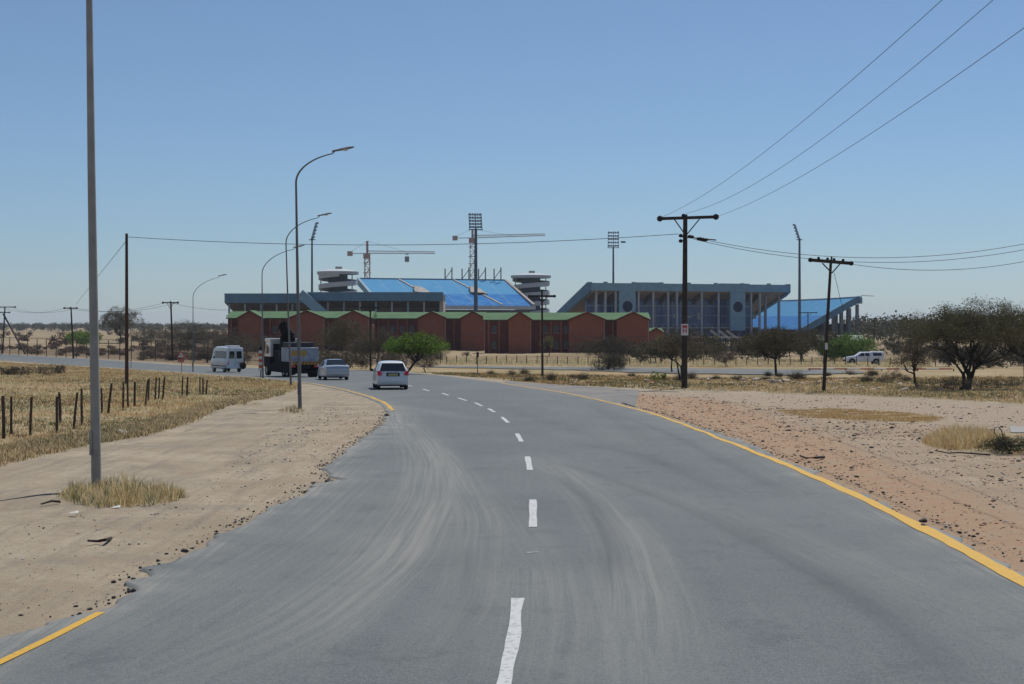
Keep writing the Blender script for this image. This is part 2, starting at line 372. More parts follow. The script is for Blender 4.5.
# dust and rubber tracks along polylines
def track(pts, wd, s, acc):
    w_ = np.array(gp(pts, .032)); t = np.linspace(0, len(w_)-1, 60); p = np.stack([np.interp(t, range(len(w_)), w_[:, 0]), np.interp(t, range(len(w_)), w_[:, 1])], 1)
    for _ in range(6): p[1:-1] = (p[:-2]+p[1:-1]*2+p[2:])/4
    best = np.full(RX.shape, 1e9); tt = np.zeros(RX.shape)
    sel = RY < 80
    rx, ry = RX[sel], RY[sel]; b = np.full(rx.shape, 1e9); bt = np.zeros(rx.shape)
    for i in range(len(p)-1):
        d = p[i+1]-p[i]; L2 = (d@d)+1e-9; q = np.clip(((rx-p[i, 0])*d[0]+(ry-p[i, 1])*d[1])/L2, 0, 1)
        sg = (rx-p[i, 0])*d[1]-(ry-p[i, 1])*d[0]
        dd = np.hypot(rx-p[i, 0]-q*d[0], ry-p[i, 1]-q*d[1]); m_ = dd < np.abs(b); b = np.where(m_, dd*np.sign(sg), b); bt = np.where(m_, (i+q)/len(p), bt)
    v = np.exp(-(np.abs(b)/(wd*1.25))**4)*np.clip(.6+.30*np.sin(b*21+np.sin(b*9)*1.5+wd*9)+.22*np.sin(b*33+1), .05, 1.1)*np.clip(np.minimum(bt, 1-bt)*5+.15, 0, 1)
    if acc is dust:
        q_ = s*np.exp(-(np.abs(b)/(wd*1.3))**4)*np.clip(np.minimum(bt, 1-bt)*5+.1, 0, 1); up_ = q_ > LS_[sel]
        l_ = LB_[sel]; l_[up_] = (b+len(pts)*3.7+wd*40)[up_]; LB_[sel] = l_; k_ = LS_[sel]; k_[up_] = q_[up_]; LS_[sel] = k_
    acc[sel] += s*(.55*np.exp(-(np.abs(b)/(wd*1.3))**4)*np.clip(np.minimum(bt, 1-bt)*5+.1, 0, 1) if acc is dust else np.exp(-(np.abs(b)/(wd*1.1))**2)*np.clip(np.minimum(bt, 1-bt)*5+.1, 0, 1)*(.8+.2*np.sin(b*31)))
LB_ = RX*1.0; LS_ = np.full(RX.shape, .04); dust = np.zeros(RX.shape); rub = np.zeros(RX.shape)
for pts, wd, s in [([(150,690),(300,625),(385,560),(424,500),(428,460),(405,425),(396,405)], .42, .75),
                   ([(250,690),(345,620),(400,560),(440,500),(446,460),(432,425)], .25, .4),
                   ([(400,690),(470,600),(480,520),(455,470),(425,440)], .3, .45),
                   ([(640,690),(640,600),(625,540),(595,500),(560,470),(520,450)], .32, .65),
                   ([(690,690),(680,610),(655,550),(615,505)], .22, .4),
                   ([(1010,640),(860,570),(740,520),(640,490),(560,470)], .4, .38),
                   ([(560,690),(570,620),(560,560)], .6, .5), ([(60,690),(220,600),(330,530),(380,480)], .5, .25),
                   ([(372,404),(400,407),(440,412),(470,420)], .35, .5), ([(440,470),(500,500),(540,560),(560,640)], .25, .3)]: track(pts, wd, s, dust)
for pts, wd, s in [([(545,470),(590,500),(612,545),(612,590)], .12, .9), ([(530,455),(600,475),(680,505),(760,545),(860,600),(980,690)], .14, .6),
                   ([(560,440),(640,455),(700,480),(745,500)], .2, .5), ([(455,690),(470,600),(462,540)], .12, .35),
                   ([(620,415),(680,438),(730,465),(800,500)], .16, .6), ([(480,400),(560,425),(640,455),(720,480)], .3, .35),
                   ([(700,500),(800,555),(900,620),(960,690)], .3, .4), ([(590,402),(625,425),(660,450)], .3, .4)]: track(pts, wd, s, rub)
edge_d = np.minimum(RX-LE[:, None], RE[:, None]-RX)
dust += (1.3*np.exp(-edge_d/.28)+.5*np.exp(-edge_d/.9))*np.clip(.6+.6*fbm(RX, RY, 3.2, 32), 0, 1.2)+.25*np.clip(fbm(RX, RY*.35, .9, 31), 0, 1)
RZ = RZ+.003*fbm(RX, RY, 1.2, 77)
ids = np.arange(RX.size).reshape(RX.shape)
vr = np.stack([RX.ravel(), RY.ravel(), RZ.ravel()], 1)
fr = np.stack([ids[:-1, :-1].ravel(), ids[:-1, 1:].ravel(), ids[1:, 1:].ravel(), ids[1:, :-1].ravel()], 1)
nsk = len(ys); skl = vr[ids[:, 0]].copy(); skl[:, 2] -= .10; skl[:, 0] -= .07; skr = vr[ids[:, -1]].copy(); skr[:, 2] -= .16; skr[:, 0] += .03
i0 = len(vr); vr = np.concatenate([vr, skl, skr]); a = np.arange(nsk-1)
fr = np.concatenate([fr, np.stack([i0+a, ids[:-1, 0], ids[1:, 0], i0+a+1], 1), np.stack([ids[:-1, -1], i0+nsk+a, i0+nsk+a+1, ids[1:, -1]], 1)])
am, g2, b2 = newmat('asphalt', .82, .35)
co = g2.coord(); s2 = g2.attr('wear'); sp = g2.t.nodes.new('ShaderNodeSeparateColor'); g2.L(s2['Color'], sp.inputs[0])
nl = g2.noise(co, .25, 5, .6); nf = g2.noise(co, 45, 3, .8); nm = g2.noise(co, 3.5, 6, .65)
st = g2.noise(g2.mapping(co, (5, .35, 1), (0, 0, R(-6))), 1.2, 6, .6)
st2 = g2.noise(g2.mapping(co, (4, .5, 1), (0, 0, R(32))), 1.2, 6, .6)
ac = g2.mix(g2.ramp(nl, .35, .65), (.058, .075, .080), (.078, .096, .101))
ac = g2.mix(g2.ramp(nf, .38, .62, 0, .55), ac, (.165, .178, .178))
ac = g2.mix(g2.ramp(g2.noise(co, 110, 2, .9), .5, .7, 0, .6), ac, (.30, .30, .28))
ac = g2.mix(g2.ramp(g2.noise(co, 16, 4, .8), .55, .7, 0, .35), ac, (.045, .05, .055))
ac = g2.mix(g2.ramp(g2.noise(co, 1.1, 6, .7), .56, .63, 0, .28), ac, (.05, .058, .064))
vo2 = g2.vor(co, 38)
ac = g2.mix(g2.ramp(vo2['Distance'], .0, .35, .35, 0), ac, (.05, .055, .06))
ac = g2.mix(g2.ramp(st, .5, .75, 0, .2), ac, (.185, .178, .165))
ac = g2.mix(g2.ramp(st2, .52, .75, 0, .1), ac, (.07, .078, .088))
cb_ = g2.t.nodes.new('ShaderNodeCombineXYZ'); g2.L(g2.attr('across')['Fac'], cb_.inputs[0]); sy_ = g2.t.nodes.new('ShaderNodeSeparateXYZ'); g2.L(co, sy_.inputs[0])
g2.L(g2.math('MULTIPLY', sy_.outputs[1], .010), cb_.inputs[1]); tl_ = g2.noise(cb_.outputs[0], 13, 4, .75)
dm = g2.math('MULTIPLY', sp.outputs[0], g2.math('MULTIPLY', g2.ramp(tl_, .36, .66, .35, 1.3), g2.ramp(nf, .25, .7, .8, 1.05)), clamp=True)
ac = g2.mix(g2.math('MULTIPLY', dm, .85, clamp=True), ac, (.245, .238, .215))
ac = g2.mix(g2.math('MULTIPLY', g2.math('MULTIPLY', sp.outputs[1], g2.ramp(nf, .3, .6, .75, 1)), .58, clamp=True), ac, (.038, .046, .055))
g2.L(ac, b2.inputs['Base Color']); g2.L(g2.bump(g2.math('ADD', nf, g2.math('MULTIPLY', nm, .5)), .45, .01), b2.inputs['Normal'])
road = np_mesh('road', vr, fr, am, smooth=False); tag(road, kind='structure')
lb_ = np.zeros(len(vr), np.float32); lb_[:RX.size] = LB_.ravel(); road.data.attributes.new('across', 'FLOAT', 'POINT').data.foreach_set('value', lb_)
wear = np.zeros((len(vr), 4), np.float32); wear[:, 3] = 1; wear[:RX.size, 0] = np.clip(dust, 0, 1).ravel(); wear[:RX.size, 1] = np.clip(rub, 0, 1).ravel(); wear[RX.size:, 0] = .1
road.data.attributes.new('wear', 'FLOAT_COLOR', 'POINT').data.foreach_set('color', wear.ravel())

# paved spur and the side road beyond the verge
sm_, g3, b3 = newmat('old_asphalt', .88, .25); co = g3.coord()
c3 = g3.mix(g3.ramp(g3.noise(co, .6, 6, .6), .4, .62), (.17, .168, .16), (.23, .21, .185)); c3 = g3.mix(g3.ramp(g3.noise(co, 5, 5, .7), .45, .7, 0, .6), c3, (.15, .15, .15))
g3.L(c3, b3.inputs['Base Color']); g3.L(g3.bump(g3.noise(co, 30, 4, .7), .4, .01), b3.inputs['Normal'])
sd_ = mat('side_asphalt', (.17, .175, .17), .9, noise=.3, nscale=.35, bump=.3)
def sheet(name, top, bot, m, dz, n=60, k=5):
    T = np.array(gp(top)); B = np.array(gp(bot)); t = np.linspace(0, 1, n)
    ta = np.linspace(0, 1, len(T)); tb = np.linspace(0, 1, len(B))
    TX, TY = np.interp(t, ta, T[:, 0]), np.interp(t, ta, T[:, 1]); BX, BY = np.interp(t, tb, B[:, 0]), np.interp(t, tb, B[:, 1])
    TY = TY+.25*np.sin(t*47); BY = BY+1.1*np.sin(t*61+1)+.8*np.sin(t*23)
    mb = MB(); s_ = np.linspace(0, 1, k)
    for i in range(n):
        for q in s_:
            x = BX[i]+(TX[i]-BX[i])*q; y = BY[i]+(TY[i]-BY[i])*q; mb.v.append((x, y, gzs(x, y)+dz))
    for i in range(n-1):
        for j in range(k-1): a_ = i*k+j; mb.f.append((a_, a_+k, a_+k+1, a_+1)); mb.m.append(0)
    return tag(mb.build(name, m, smooth=60), kind='structure')
sheet('side_road', SIDE_TOP, SIDE_BOT, sd_, .07, 160, 6)
sheet('pavement', [(505,381.5),(560,385.5),(600,388),(640,391)], [(505,384.6),(560,393),(600,401),(632,405.5)], sm_, .028, 60, 14)

# painted lines
def line(name, m, pts, wd, wob=.03, seed=1, dz=.0345, step=.3):
    w_ = np.array(pts); d = np.concatenate([[0], np.cumsum(np.hypot(*np.diff(w_, axis=0).T))]); n = max(4, int(d[-1]/step)); t = np.linspace(0, d[-1], n)
    x = np.interp(t, d, w_[:, 0]); y = np.interp(t, d, w_[:, 1])
    tx = np.gradient(x); ty = np.gradient(y); L_ = np.hypot(tx, ty); nx, ny = ty/L_, -tx/L_
    o_ = fbm(t, t*0, 1.4, seed)*wob; ww = wd/2*(1+.5*np.clip((36-y)/22, 0, 1)*(wd > .145)*(wob > .045))*(1+.28*fbm(t, t*0, 2.6, seed+3)*(wob > 0))
    mb = MB()
    for i in range(n):
        for s_ in (-1, 1): a_, b_ = x[i]+nx[i]*(o_[i]+s_*ww[i]), y[i]+ny[i]*(o_[i]+s_*ww[i]); mb.v.append((a_, b_, float(base_z(b_))+dz+.004))
    mb.f = [(2*i, 2*i+1, 2*i+3, 2*i+2) for i in range(n-1)]; mb.m = [0]*len(mb.f)
    return tag(mb.build(name, m), kind='structure')
def paint(name, c1, c2, cut):
    m, p, b = newmat(name, .7, .3); co = p.coord(); n = p.noise(co, 18, 6, .75)
    p.L(p.mix(p.ramp(n, cut, cut+.14), c2, c1), b.inputs['Base Color']); return m
YEL = paint('yellow_paint', (.56, .33, .045), (.33, .22, .08), .33); WHT = paint('white_paint', (.50, .51, .50), (.26, .26, .26), .36)
yy_ = np.arange(9, 96, .5); line('road_marking', YEL, [(float(xr(y)), y) for y in yy_], .15, .05, 3)
line('road_marking', YEL, gp([(-90,700),(-40,681),(0,662),(50,638),(101,612)], .037), .09, .0, 4)
yl = np.arange(56, 128, .6); line('road_marking', YEL, [(float(xl(y))+.22, y) for y in yl], .15, .04, 5)
for a_, b_, wd in [((497,712),(519,598),.14),((533,527),(533,499.5),.135),((530,470),(527.5,456.5),.14),((521.5,441.5),(517,433.5),.14),
                   ((508,422.5),(502,417),.15),((494.5,412),(488.5,408.6),.15),((482,406),(475,402.6),.15),((466.5,400.6),(458,397.8),.16),
                   ((448.5,395.4),(442,393),.16),((429,391),(423,389),.16),((412,386.3),(405,384.6),.17)]:
    A_, B_ = ground_at(*a_, .037), ground_at(*b_, .037)
    line('road_marking', WHT, [A_, ((A_[0]+B_[0])/2+(.02 if a_[1] > 600 else 0), (A_[1]+B_[1])/2), B_], wd*.82, .035 if a_[1] > 600 else .008, 7)
line('road_marking', WHT, gp([(527,552.5),(538,552)], .037), .04, 0, 8, step=.05)
# ================================================================ stadium and far buildings
BL = mat('blue_grey_paint', (.20, .345, .44), .6, noise=.18, nscale=.5)
BD = mat('faded_blue_paint', (.10, .215, .32), .6, noise=.2, nscale=.4)
CONC = mat('concrete', (.40, .37, .34), .9, noise=.25, nscale=.6)
SOF = mat('brown_soffit', (.34, .28, .23), .95, noise=.35, nscale=.5)
COL = mat('pale_column', (.36, .40, .43), .8, noise=.15, nscale=1)
GLS = mat('blue_glazing', (.035, .11, .29), .22, spec=.6, noise=.4, nscale=.3)
DKT = mat('dark_teal', (.035, .085, .11), .6, noise=.3, nscale=.5)
DARK = mat('dark_opening', (.02, .022, .027), .8)
WHC = mat('pale_concrete', (.46, .50, .53), .8, noise=.12, nscale=.8)
def seats_mat():
    m, g, b = newmat('blue_seats', .95, .04); co = g.coord('UV')
    # u = along the stand, v = up the rake (0 bottom, 1 top)
    sx = g.t.nodes.new('ShaderNodeSeparateXYZ'); g.L(co, sx.inputs[0])
    n = g.noise(g.coord(), .35, 6, .7); n2 = g.noise(g.coord(), 2.5, 4, .7)
    c = g.mix(g.ramp(sx.outputs[1], .44, .47), (.045, .19, .47), (.10, .31, .53))
    c = g.mix(g.ramp(n, .45, .65, 0, .4), c, (.17, .38, .55))
    row = g.math('FRACT', g.math('MULTIPLY', sx.outputs[1], 24)); c = g.mix(g.ramp(row, .6, .9, 0, .3), c, (.02, .09, .30))
    se = g.math('FRACT', g.math('MULTIPLY', sx.outputs[0], 8.01)); c = g.mix(g.ramp(se, .965, .975, 0, .6), c, (.38, .40, .42))
    c = g.mix(g.ramp(n2, .62, .7, 0, .5), c, (.35, .42, .48))
    g.L(c, b.inputs['Base Color']); g.L(g.bump(row, .5, .3), b.inputs['Normal']); return m
SEAT = seats_mat()
def quad_uv(name, pts, m, parent, th=.4, n=Vector((0,0,-1))):
    pts = [Vector(p) for p in pts]; lo = [p+n*th for p in pts]
    mb = MB().add(pts+lo, [(0,1,2,3),(7,6,5,4),(0,4,5,1),(1,5,6,2),(2,6,7,3),(3,7,4,0)])
    o = mb.build(name, m, parent); uv = o.data.uv_layers.new(name='UVMap')
    T = {0:(0,0),1:(1,0),2:(1,1),3:(0,1)}
    for l in o.data.loops: uv.data[l.index].uv = T[l.vertex_index % 4]
    return o
AL = R(20.3); Lx, Ly = math.cos(AL), math.sin(AL)

RKB = mat('shadow_toned_raker', (.10, .075, .06), .95)  # beam colour darkened to imitate the triangular shadows across the soffit
# ---- main grandstand seen from behind (local x along its length, local y away from us)
gz0 = -2.7
o0 = P(592, 325, 470); H0 = 2.7+42*470/F-gz0
st = thing('grandstand', 'tall blue-grey covered grandstand with round emblems, right of the brick blocks', 'grandstand', (o0.x, 470, gz0), AL)
LEN = 69.0
roof = MB()
prof = [(0, H0-2.3), (0, H0), (1.2, H0), (26, H0-8.9), (26, H0-9.9), (1.2, H0-2.6)]
roof.add([(x, y, z) for x in (.0, LEN) for (y, z) in prof], [(0,1,2,3,4,5), (11,10,9,8,7,6)]+[(i, (i+1) % 6, 6+(i+1) % 6, 6+i) for i in range(6)])
# hollow look: fascia is its own band, soffit beneath
roof.build('seating_deck', SOF, st)
fb = MB().box((-.4, -.35, H0-2.35), (LEN+.5, .0, H0+.05))
for k in range(0, 7): fb.box((4+k*9.6, -.42, H0+.05), (5.1+k*9.6, .4, H0+.45))
fb.box((15, -.3, H0+.05), (24, .2, H0+.35)); fb.box((44, -.3, H0+.05), (55, .2, H0+.3))
fb.build('fascia', BL, st)
for x0 in (-1.1, LEN+.1):
    ek = MB(); ek.add([(x, y, z) for x in (x0, x0+1.0) for (y, z) in [(-.3, H0-2.4), (-.3, H0+.3), (1.2, H0+.3), (27, H0-8.9), (27, H0-11.6), (2.0, H0-3.6)]],
           [(0,1,2,3,4,5), (11,10,9,8,7,6)]+[(i, (i+1) % 6, 6+(i+1) % 6, 6+i) for i in range(6)])
    ek.build('end_wall', BD, st)
for k, x in enumerate([1.8, 4.9, 8.4, 16.2, 21.3, 26.5, 29.6, 32.6, 38.4, 44.4, 56.2, 59.4]):
    MB().box((x-.28, .6, 0), (x+.28, 1.3, H0-2.5)).build('column', COL, st)
    rb = MB(); rb.add([(xx, y, z) for xx in (x-.2, x+.2) for (y, z) in [(1.3, H0-3.6), (1.3, H0-2.62), (6.2, H0-4.25), (6.2, H0-6.4)]], [(0,1,2,3), (7,6,5,4), (0,4,5,1), (1,5,6,2), (2,6,7,3), (3,7,4,0)])
    rb.build('raker_beam', RKB, st)
for x in (63.2, 68.2): MB().box((x-.3, 3.5, 0), (x+.3, 4.3, H0-3.5)).build('column', mat('mauve_column', (.30, .27, .31), .9), st)
for (xa, xb, zb) in ((9.2, 14.8, 1.0), (48.2, 53.6, 3.6)):
    pn = MB().box((xa, -.1, zb), (xb, .5, H0-2.36)).build('wall_panel', BL, st)
    c_ = (xa+xb)/2; zc = H0-7.2
    MB().lathe([(0, -.16), (1.75, -.16), (1.75, -.1)], (c_, 0, zc), 28, axis='y').build('emblem', mat('emblem_blue', (.018, .04, .075), 1.0, spec=.02), pn)
    MB().lathe([(1.78, -.18), (1.95, -.18), (1.95, -.1)], (c_, 0, zc), 28, axis='y').build('emblem_ring', COL, pn)
gl = MB().box((0.5, 6.5, 0), (LEN-9, 6.9, 13.6)).build('glazed_wall', GLS, st)
mul = MB()
for k in range(0, 20): mul.box((.6+k*3, 6.34, 0), (.74+k*3, 6.495, 13.2))
for z in (4.2, 8.3, 11.4): mul.box((.5, 6.3, z), (LEN-9, 6.335, z+.2))
mul.build('window_mullions', COL, gl)
MB().box((.5, 1.4, 4.4), (LEN-9, 6.25, 4.75)).build('walkway', CONC, st)
rl = MB().box((.5, 1.36, 5.6), (LEN-9, 1.44, 5.68))
for k in range(30): rl.box((.6+k*2, 1.37, 4.75), (.68+k*2, 1.43, 5.6))
rl.build('railing', COL, st)
for x, z, w_, h_ in [(17.5, 6.8, .8, 1.2), (20, 6.9, .7, 1.3), (31, 6.8, 1, 1), (36, 6.9, 1.6, .7), (39.5, 6.2, 1.9, 2.2), (55, 6.4, 2.2, 2.4), (60, 6.5, 1.2, 1.4), (28, 1.2, 1.2, 1.8)]:
    MB().box((x, 6.36, z+.9), (x+w_, 6.44, z+.9+h_)).build('window', COL, gl)
MB().box((LEN-9, 3, 0), (LEN-8.4, 20, 4.4)).build('side_wall', CONC, st)

# ---- far blue stand facing us
T0 = P(360, 279, 560); zt = T0.z-gz0
fs = thing('seating_stand', 'long bright blue seating stand facing us between the two round ramp towers', 'stand', (T0.x, 560, gz0), AL)
V_ = 30; zb = 9.4-gz0; W_ = 56.6
quad_uv('seating', [(0, -V_, zb), (W_, -V_, zb), (W_, 0, zt), (0, 0, zt)], SEAT, fs)
pr = MB().box((-.5, -V_-.6, zb-1.1), (W_+1, -V_-.02, zb+.25)); pr.build('parapet', WHC, fs)
MB().box((-.3, .02, zt-3), (W_+.3, .5, zt+.45)).build('back_wall', BD, fs)
for x0 in (-1.1, W_+.05):
    e = MB(); e.add([(x, y, z) for x in (x0, x0+1) for (y, z) in [(-V_, zb-1), (-V_, zb+.9), (.4, zt+.5), (.4, zt-2)]], [(0,1,2,3), (7,6,5,4), (0,4,5,1), (1,5,6,2), (2,6,7,3), (3,7,4,0)])
    e.build('end_wall', BL if x0 < 0 else CONC, fs)
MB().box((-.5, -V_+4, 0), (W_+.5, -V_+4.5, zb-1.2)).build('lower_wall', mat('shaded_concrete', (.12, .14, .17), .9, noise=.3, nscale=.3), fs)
for x in (19, 40.5):                                   # broken vomitory hoods with the stair beside them
    y = -V_*.52; z = zb+(zt-zb)*.48
    h = MB(); h.add([(x-3.2, y-1, z-.9), (x+3.2, y-1.5, z-1.3), (x+2.2, y+4.5, z+1.6), (x-2.0, y+4.5, z+2.1), (x-3.0, y-1, z+.6), (x+3.4, y-1.5, z-.1), (x+2.0, y+4.3, z+2.1), (x-1.6, y+4.3, z+2.9)],
          [(0,3,2,1), (4,5,6,7), (0,1,5,4), (1,2,6,5), (2,3,7,6), (3,0,4,7)]); ho = h.build('stair_hood', CONC, fs)
    MB().box((x-2.4, y-1.7, z-.5), (x+2.0, y-1.45, z+.3)).build('opening', DARK, ho)
    for (xa, va, xb, vb) in ((x-4.2, 1.0, x-.6, .62), (x+1.5, .42, x+5, .05)):
        s_ = MB().bar((xa, -V_*(1-va), zb+(zt-zb)*va+.12), (xb, -V_*(1-vb), zb+(zt-zb)*vb+.12), .9, .25)
        s_.build('stair', CONC, fs)
# ---- right-hand curved end stand
A_ = P(857, 298, 480); za = A_.z-gz0
es = thing('seating_stand', 'low blue end stand on open concrete columns, beyond the leaning pole at right', 'stand', (0, 0, 0))
Q = lambda p: (p[0], p[1], p[2])
fan = []
TL, BT = [], []
for i in range(9):
    t = i/8; tx = 109-9*t+3.5*math.sin(t*3.1); ty = 478+108*t; TL.append((tx, ty, za+gz0+.4*t)); BT.append((tx-18, ty-2+2*t, 1.2))
for i in range(8): pass
m_ = MB(); m_.v = BT+TL+[(p[0], p[1], p[2]-.7) for p in BT]+[(p[0], p[1], p[2]-.7) for p in TL]
m_.f = [(i+1, i, 9+i, 10+i) for i in range(8)]+[(18+i, 19+i, 28+i, 27+i) for i in range(8)]+[(0, 18, 27, 9), (9, 27, 28, 10)]; m_.m = [0]*len(m_.f)
so = m_.build('seating', SEAT, es, smooth=40); uv = so.data.uv_layers.new(name='UVMap')
for l in so.data.loops:
    k = l.vertex_index % 18; uv.data[l.index].uv = ((k % 9)/8, 1.0 if k >= 9 else 0)
MB().bar((BT[0][0]-2, BT[0][1]-1, BT[0][2]-1.4), (TL[0][0], TL[0][1]-1, TL[0][2]-.3), .8, 2.0).build('end_wall', BD, es)
bw = MB()
for i in range(8): bw.bar(Vector(TL[i])+Vector((.6, 0, -.2)), Vector(TL[i+1])+Vector((.6, 0, -.2)), .4, 1.5)
bw.build('back_wall', BL, es)
MB().box((108.9, 476.9, za+gz0-1.8), (110.0, 483, za+gz0+.1)).build('end_block', BL, es)
for (x, y, zc_) in [(108.6, 478, 9.2), (106.3, 478.5, 8.0), (103.8, 478.5, 6.8), (101.2, 478.5, 5.6), (98.8, 478.5, 4.2), (108.8, 492, 9), (105, 492, 7.5), (101, 492, 5.4), (110, 508, 9), (104, 508, 6.8)]:
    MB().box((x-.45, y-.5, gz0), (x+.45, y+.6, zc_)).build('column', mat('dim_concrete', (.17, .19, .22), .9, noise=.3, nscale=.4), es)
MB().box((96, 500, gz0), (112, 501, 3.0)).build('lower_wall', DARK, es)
ant = MB().tube([(110.5, 480, za+gz0), (110.5, 480, za+gz0+.9)], .08).tube([(110.5, 480, za+gz0+.8), (114.5, 480, za+gz0+.6)], .08, 6); ant.build('antenna_rail', DARK, es)

# ---- low covered stands on the left
def low_stand(label, px0, px1, top, bot, Yd, label_end=None, gap=4.5, base=318):
    a = P(px0, top, Yd); b = P(px1, bot, Yd); ln = b.x-a.x; h = a.z-gz0; fb_ = a.z-b.z
    t = thing('covered_stand', label, 'stand', (a.x, Yd, gz0))
    MB().box((0, 0, h-fb_), (ln, .5, h)).build('fascia', BD, t)
    MB().box((-.1, -.1, h), (ln+.1, .6, h+.18)).build('coping', BL, t)
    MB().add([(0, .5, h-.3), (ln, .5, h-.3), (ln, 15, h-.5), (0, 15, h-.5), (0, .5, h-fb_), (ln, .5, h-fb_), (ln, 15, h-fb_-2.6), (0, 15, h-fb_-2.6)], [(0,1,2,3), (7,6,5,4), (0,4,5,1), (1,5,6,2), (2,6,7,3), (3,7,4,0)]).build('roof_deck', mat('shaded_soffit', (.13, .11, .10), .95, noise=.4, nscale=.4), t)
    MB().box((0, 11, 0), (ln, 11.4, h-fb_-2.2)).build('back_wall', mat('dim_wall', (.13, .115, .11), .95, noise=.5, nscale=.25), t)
    k = 1.0
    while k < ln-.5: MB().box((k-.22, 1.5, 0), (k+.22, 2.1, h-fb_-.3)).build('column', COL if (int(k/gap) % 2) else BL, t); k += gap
    MB().box((0, 2.4, h-fb_-3.6), (ln, 2.55, h-fb_-3.4)).build('railing', CONC, t)
    return t, ln, h
low_stand('low blue-roofed stand at the far left of the stadium, above the green roofs', 224.5, 306, 294, 303, 430)
t2, ln2, h2 = low_stand('low stand with blue fascia and grey end wall in front of the left ramp tower', 307.5, 443, 292.7, 300.8, 425)
MB().box((ln2-.9, .55, 0), (ln2+.05, 14, h2-2.3)).build('end_wall', CONC, t2)
s1 = P(300, 293.5, 424); s2 = P(326, 316, 424)
stt = MB().bar(s1, s2, 1.2, 2.6); tag(stt.build('stair_flight', BL, loc=(s2.x, s2.y, s2.z)), 'pale blue diagonal covered stair between the two low stands', 'staircase')
# ---- spiral ramp towers
def ramp_tower(label, px, ytop, Yd, rad, a0):
    c = P(px, ytop, Yd); h = c.z-gz0
    t = thing('ramp_tower', label, 'tower', (c.x, Yd, gz0))
    MB().lathe([(0, 0), (rad*.5, 0), (rad*.5, h-1.2), (0, h-1.2)], n=28).build('core', DKT, t, smooth=40)
    pitch = 3.55; turns = (h-2.2)/pitch; n = int(turns*28); mb = MB(); sl = MB()
    for i in range(n+1):
        a = a0+2*math.pi*i/28; z = i/28*pitch; cs, sn = math.cos(a), math.sin(a)
        for (r, dz) in ((rad, -.35), (rad, 1.3), (rad-.25, 1.3), (rad-.25, -.35)): mb.v.append((r*cs, r*sn, z+dz))
        for (r, dz) in ((rad-.2, -.45), (rad-.2, 0), (rad*.45, 0), (rad*.45, -.3)): sl.v.append((r*cs, r*sn, z+dz))
    for q in (mb, sl):
        for i in range(n):
            for k in range(4): q.f.append((i*4+k, i*4+(k+1) % 4, i*4+4+(k+1) % 4, i*4+4+k)); q.m.append(0)
    mb.build('ramp_parapet', WHC, t, smooth=30); sl.build('ramp_deck', DKT, t, smooth=30)
    for k in range(3):
        a = k*math.pi*.67+1.5; MB().tube([(rad*.93*math.cos(a), rad*.93*math.sin(a), 0), (rad*.93*math.cos(a), rad*.93*math.sin(a), h-1.5)], .22, 6).build('column', COL, t)
    ro = MB().lathe([(0, h-1.9), (rad+.5, h-1.75), (rad+.55, h-.75), (rad*.5, h+.1), (0, h+.3)], n=32).build('roof', WHC, t, smooth=25)
    MB().cbox((.3, 0, h+.6), (2.3, 2, .9)).build('roof_box', CONC, ro)
ramp_tower('round concrete spiral ramp tower at the left end of the far blue stand', 338, 269.6, 540, 6.9, 2.2)
ramp_tower('round concrete spiral ramp tower at the right end of the far blue stand', 531, 273.6, 585, 7.2, .6)
# ---- steel frames standing on the far stand
STL = mat('dark_steel', (.05, .075, .11), .6, metal=.2)
for px in (448.5, 465.5, 482, 497.5):
    a = P(px, 280, 577); mb = MB()
    for dx in (-1.3, 1.3): mb.bar((a.x+dx, 577, a.z-.3), (a.x+dx, 577, a.z+4.3+(.5 if dx > 0 else 0)), .42)
    mb.bar((a.x-1.3, 577, a.z+.4), (a.x+1.3, 577, a.z+4), .25)
    tag(mb.build('steel_frame', STL, loc=(a.x, 577, a.z)), 'pair of dark steel uprights with a diagonal, atop the far blue stand', 'steel frame', 'steel frames along the far stand')
# ---- floodlight masts
MST = mat('mast_steel', (.07, .11, .16), .6, metal=.1); LMP = mat('floodlight_grey', (.24, .27, .31), .5)
def floodlight(label, px, yhead, wpx, hpx, Yd, yaw, wm):
    b = put(px, Yd); top = P(px, yhead, Yd); hp = hpx*Yd/F; wp = wpx*Yd/F; h = top.z-b.z
    t = thing('floodlight_mast', label, 'floodlight', b, 0)
    MB().tube([(0, 0, -.3), (0, 0, h-hp+.4)], [wm, wm*.6], 12).build('pole', MST, t, smooth=40)
    hd = thing('lamp_head', None, None, (0, 0, h-hp), yaw); hd.parent = t
    fr = MB().box((-wp*.55, -.7, 0), (wp*.55, .7, .18))
    for x in (-wp/2, 0, wp/2): fr.bar((x, 0, .2), (x, 1.5, hp), .18)
    for k in range(5): z = .6+k*(hp-.6)/4.6; fr.bar((-wp/2, 1.5*z/hp, z), (wp/2, 1.5*z/hp, z), .14)
    fr.tube([(-wp*.55, .7, 1), (wp*.55, .7, 1)], .05, 4); fr.build('frame', MST, hd)
    for r_ in range(5):
        for k in range(5):
            z = .75+r_*(hp-.6)/4.6; x = -wp/2+wp*(k+.5)/5; s = wp/5*.47
            MB().lathe([(s*.6, .5), (s, .05), (s, -.1), (0, -.14)], (x, 1.5*z/hp, z+.1), 8, axis='y').build('floodlight', LMP, hd)
floodlight('tallest floodlight mast, in front of the far blue stand', 475.8, 213, 12.5, 17, 415, R(10), .62)
floodlight('floodlight mast rising behind the left end of the big covered grandstand', 613.3, 231, 10.5, 17, 560, R(-6), .5)
floodlight('floodlight mast with its head turned edge-on, left of the left ramp tower', 312, 222, 9, 18, 470, R(-70), .42)
floodlight('floodlight mast with its head turned edge-on, right of the covered grandstand', 799.5, 224, 9, 16, 455, R(70), .50)
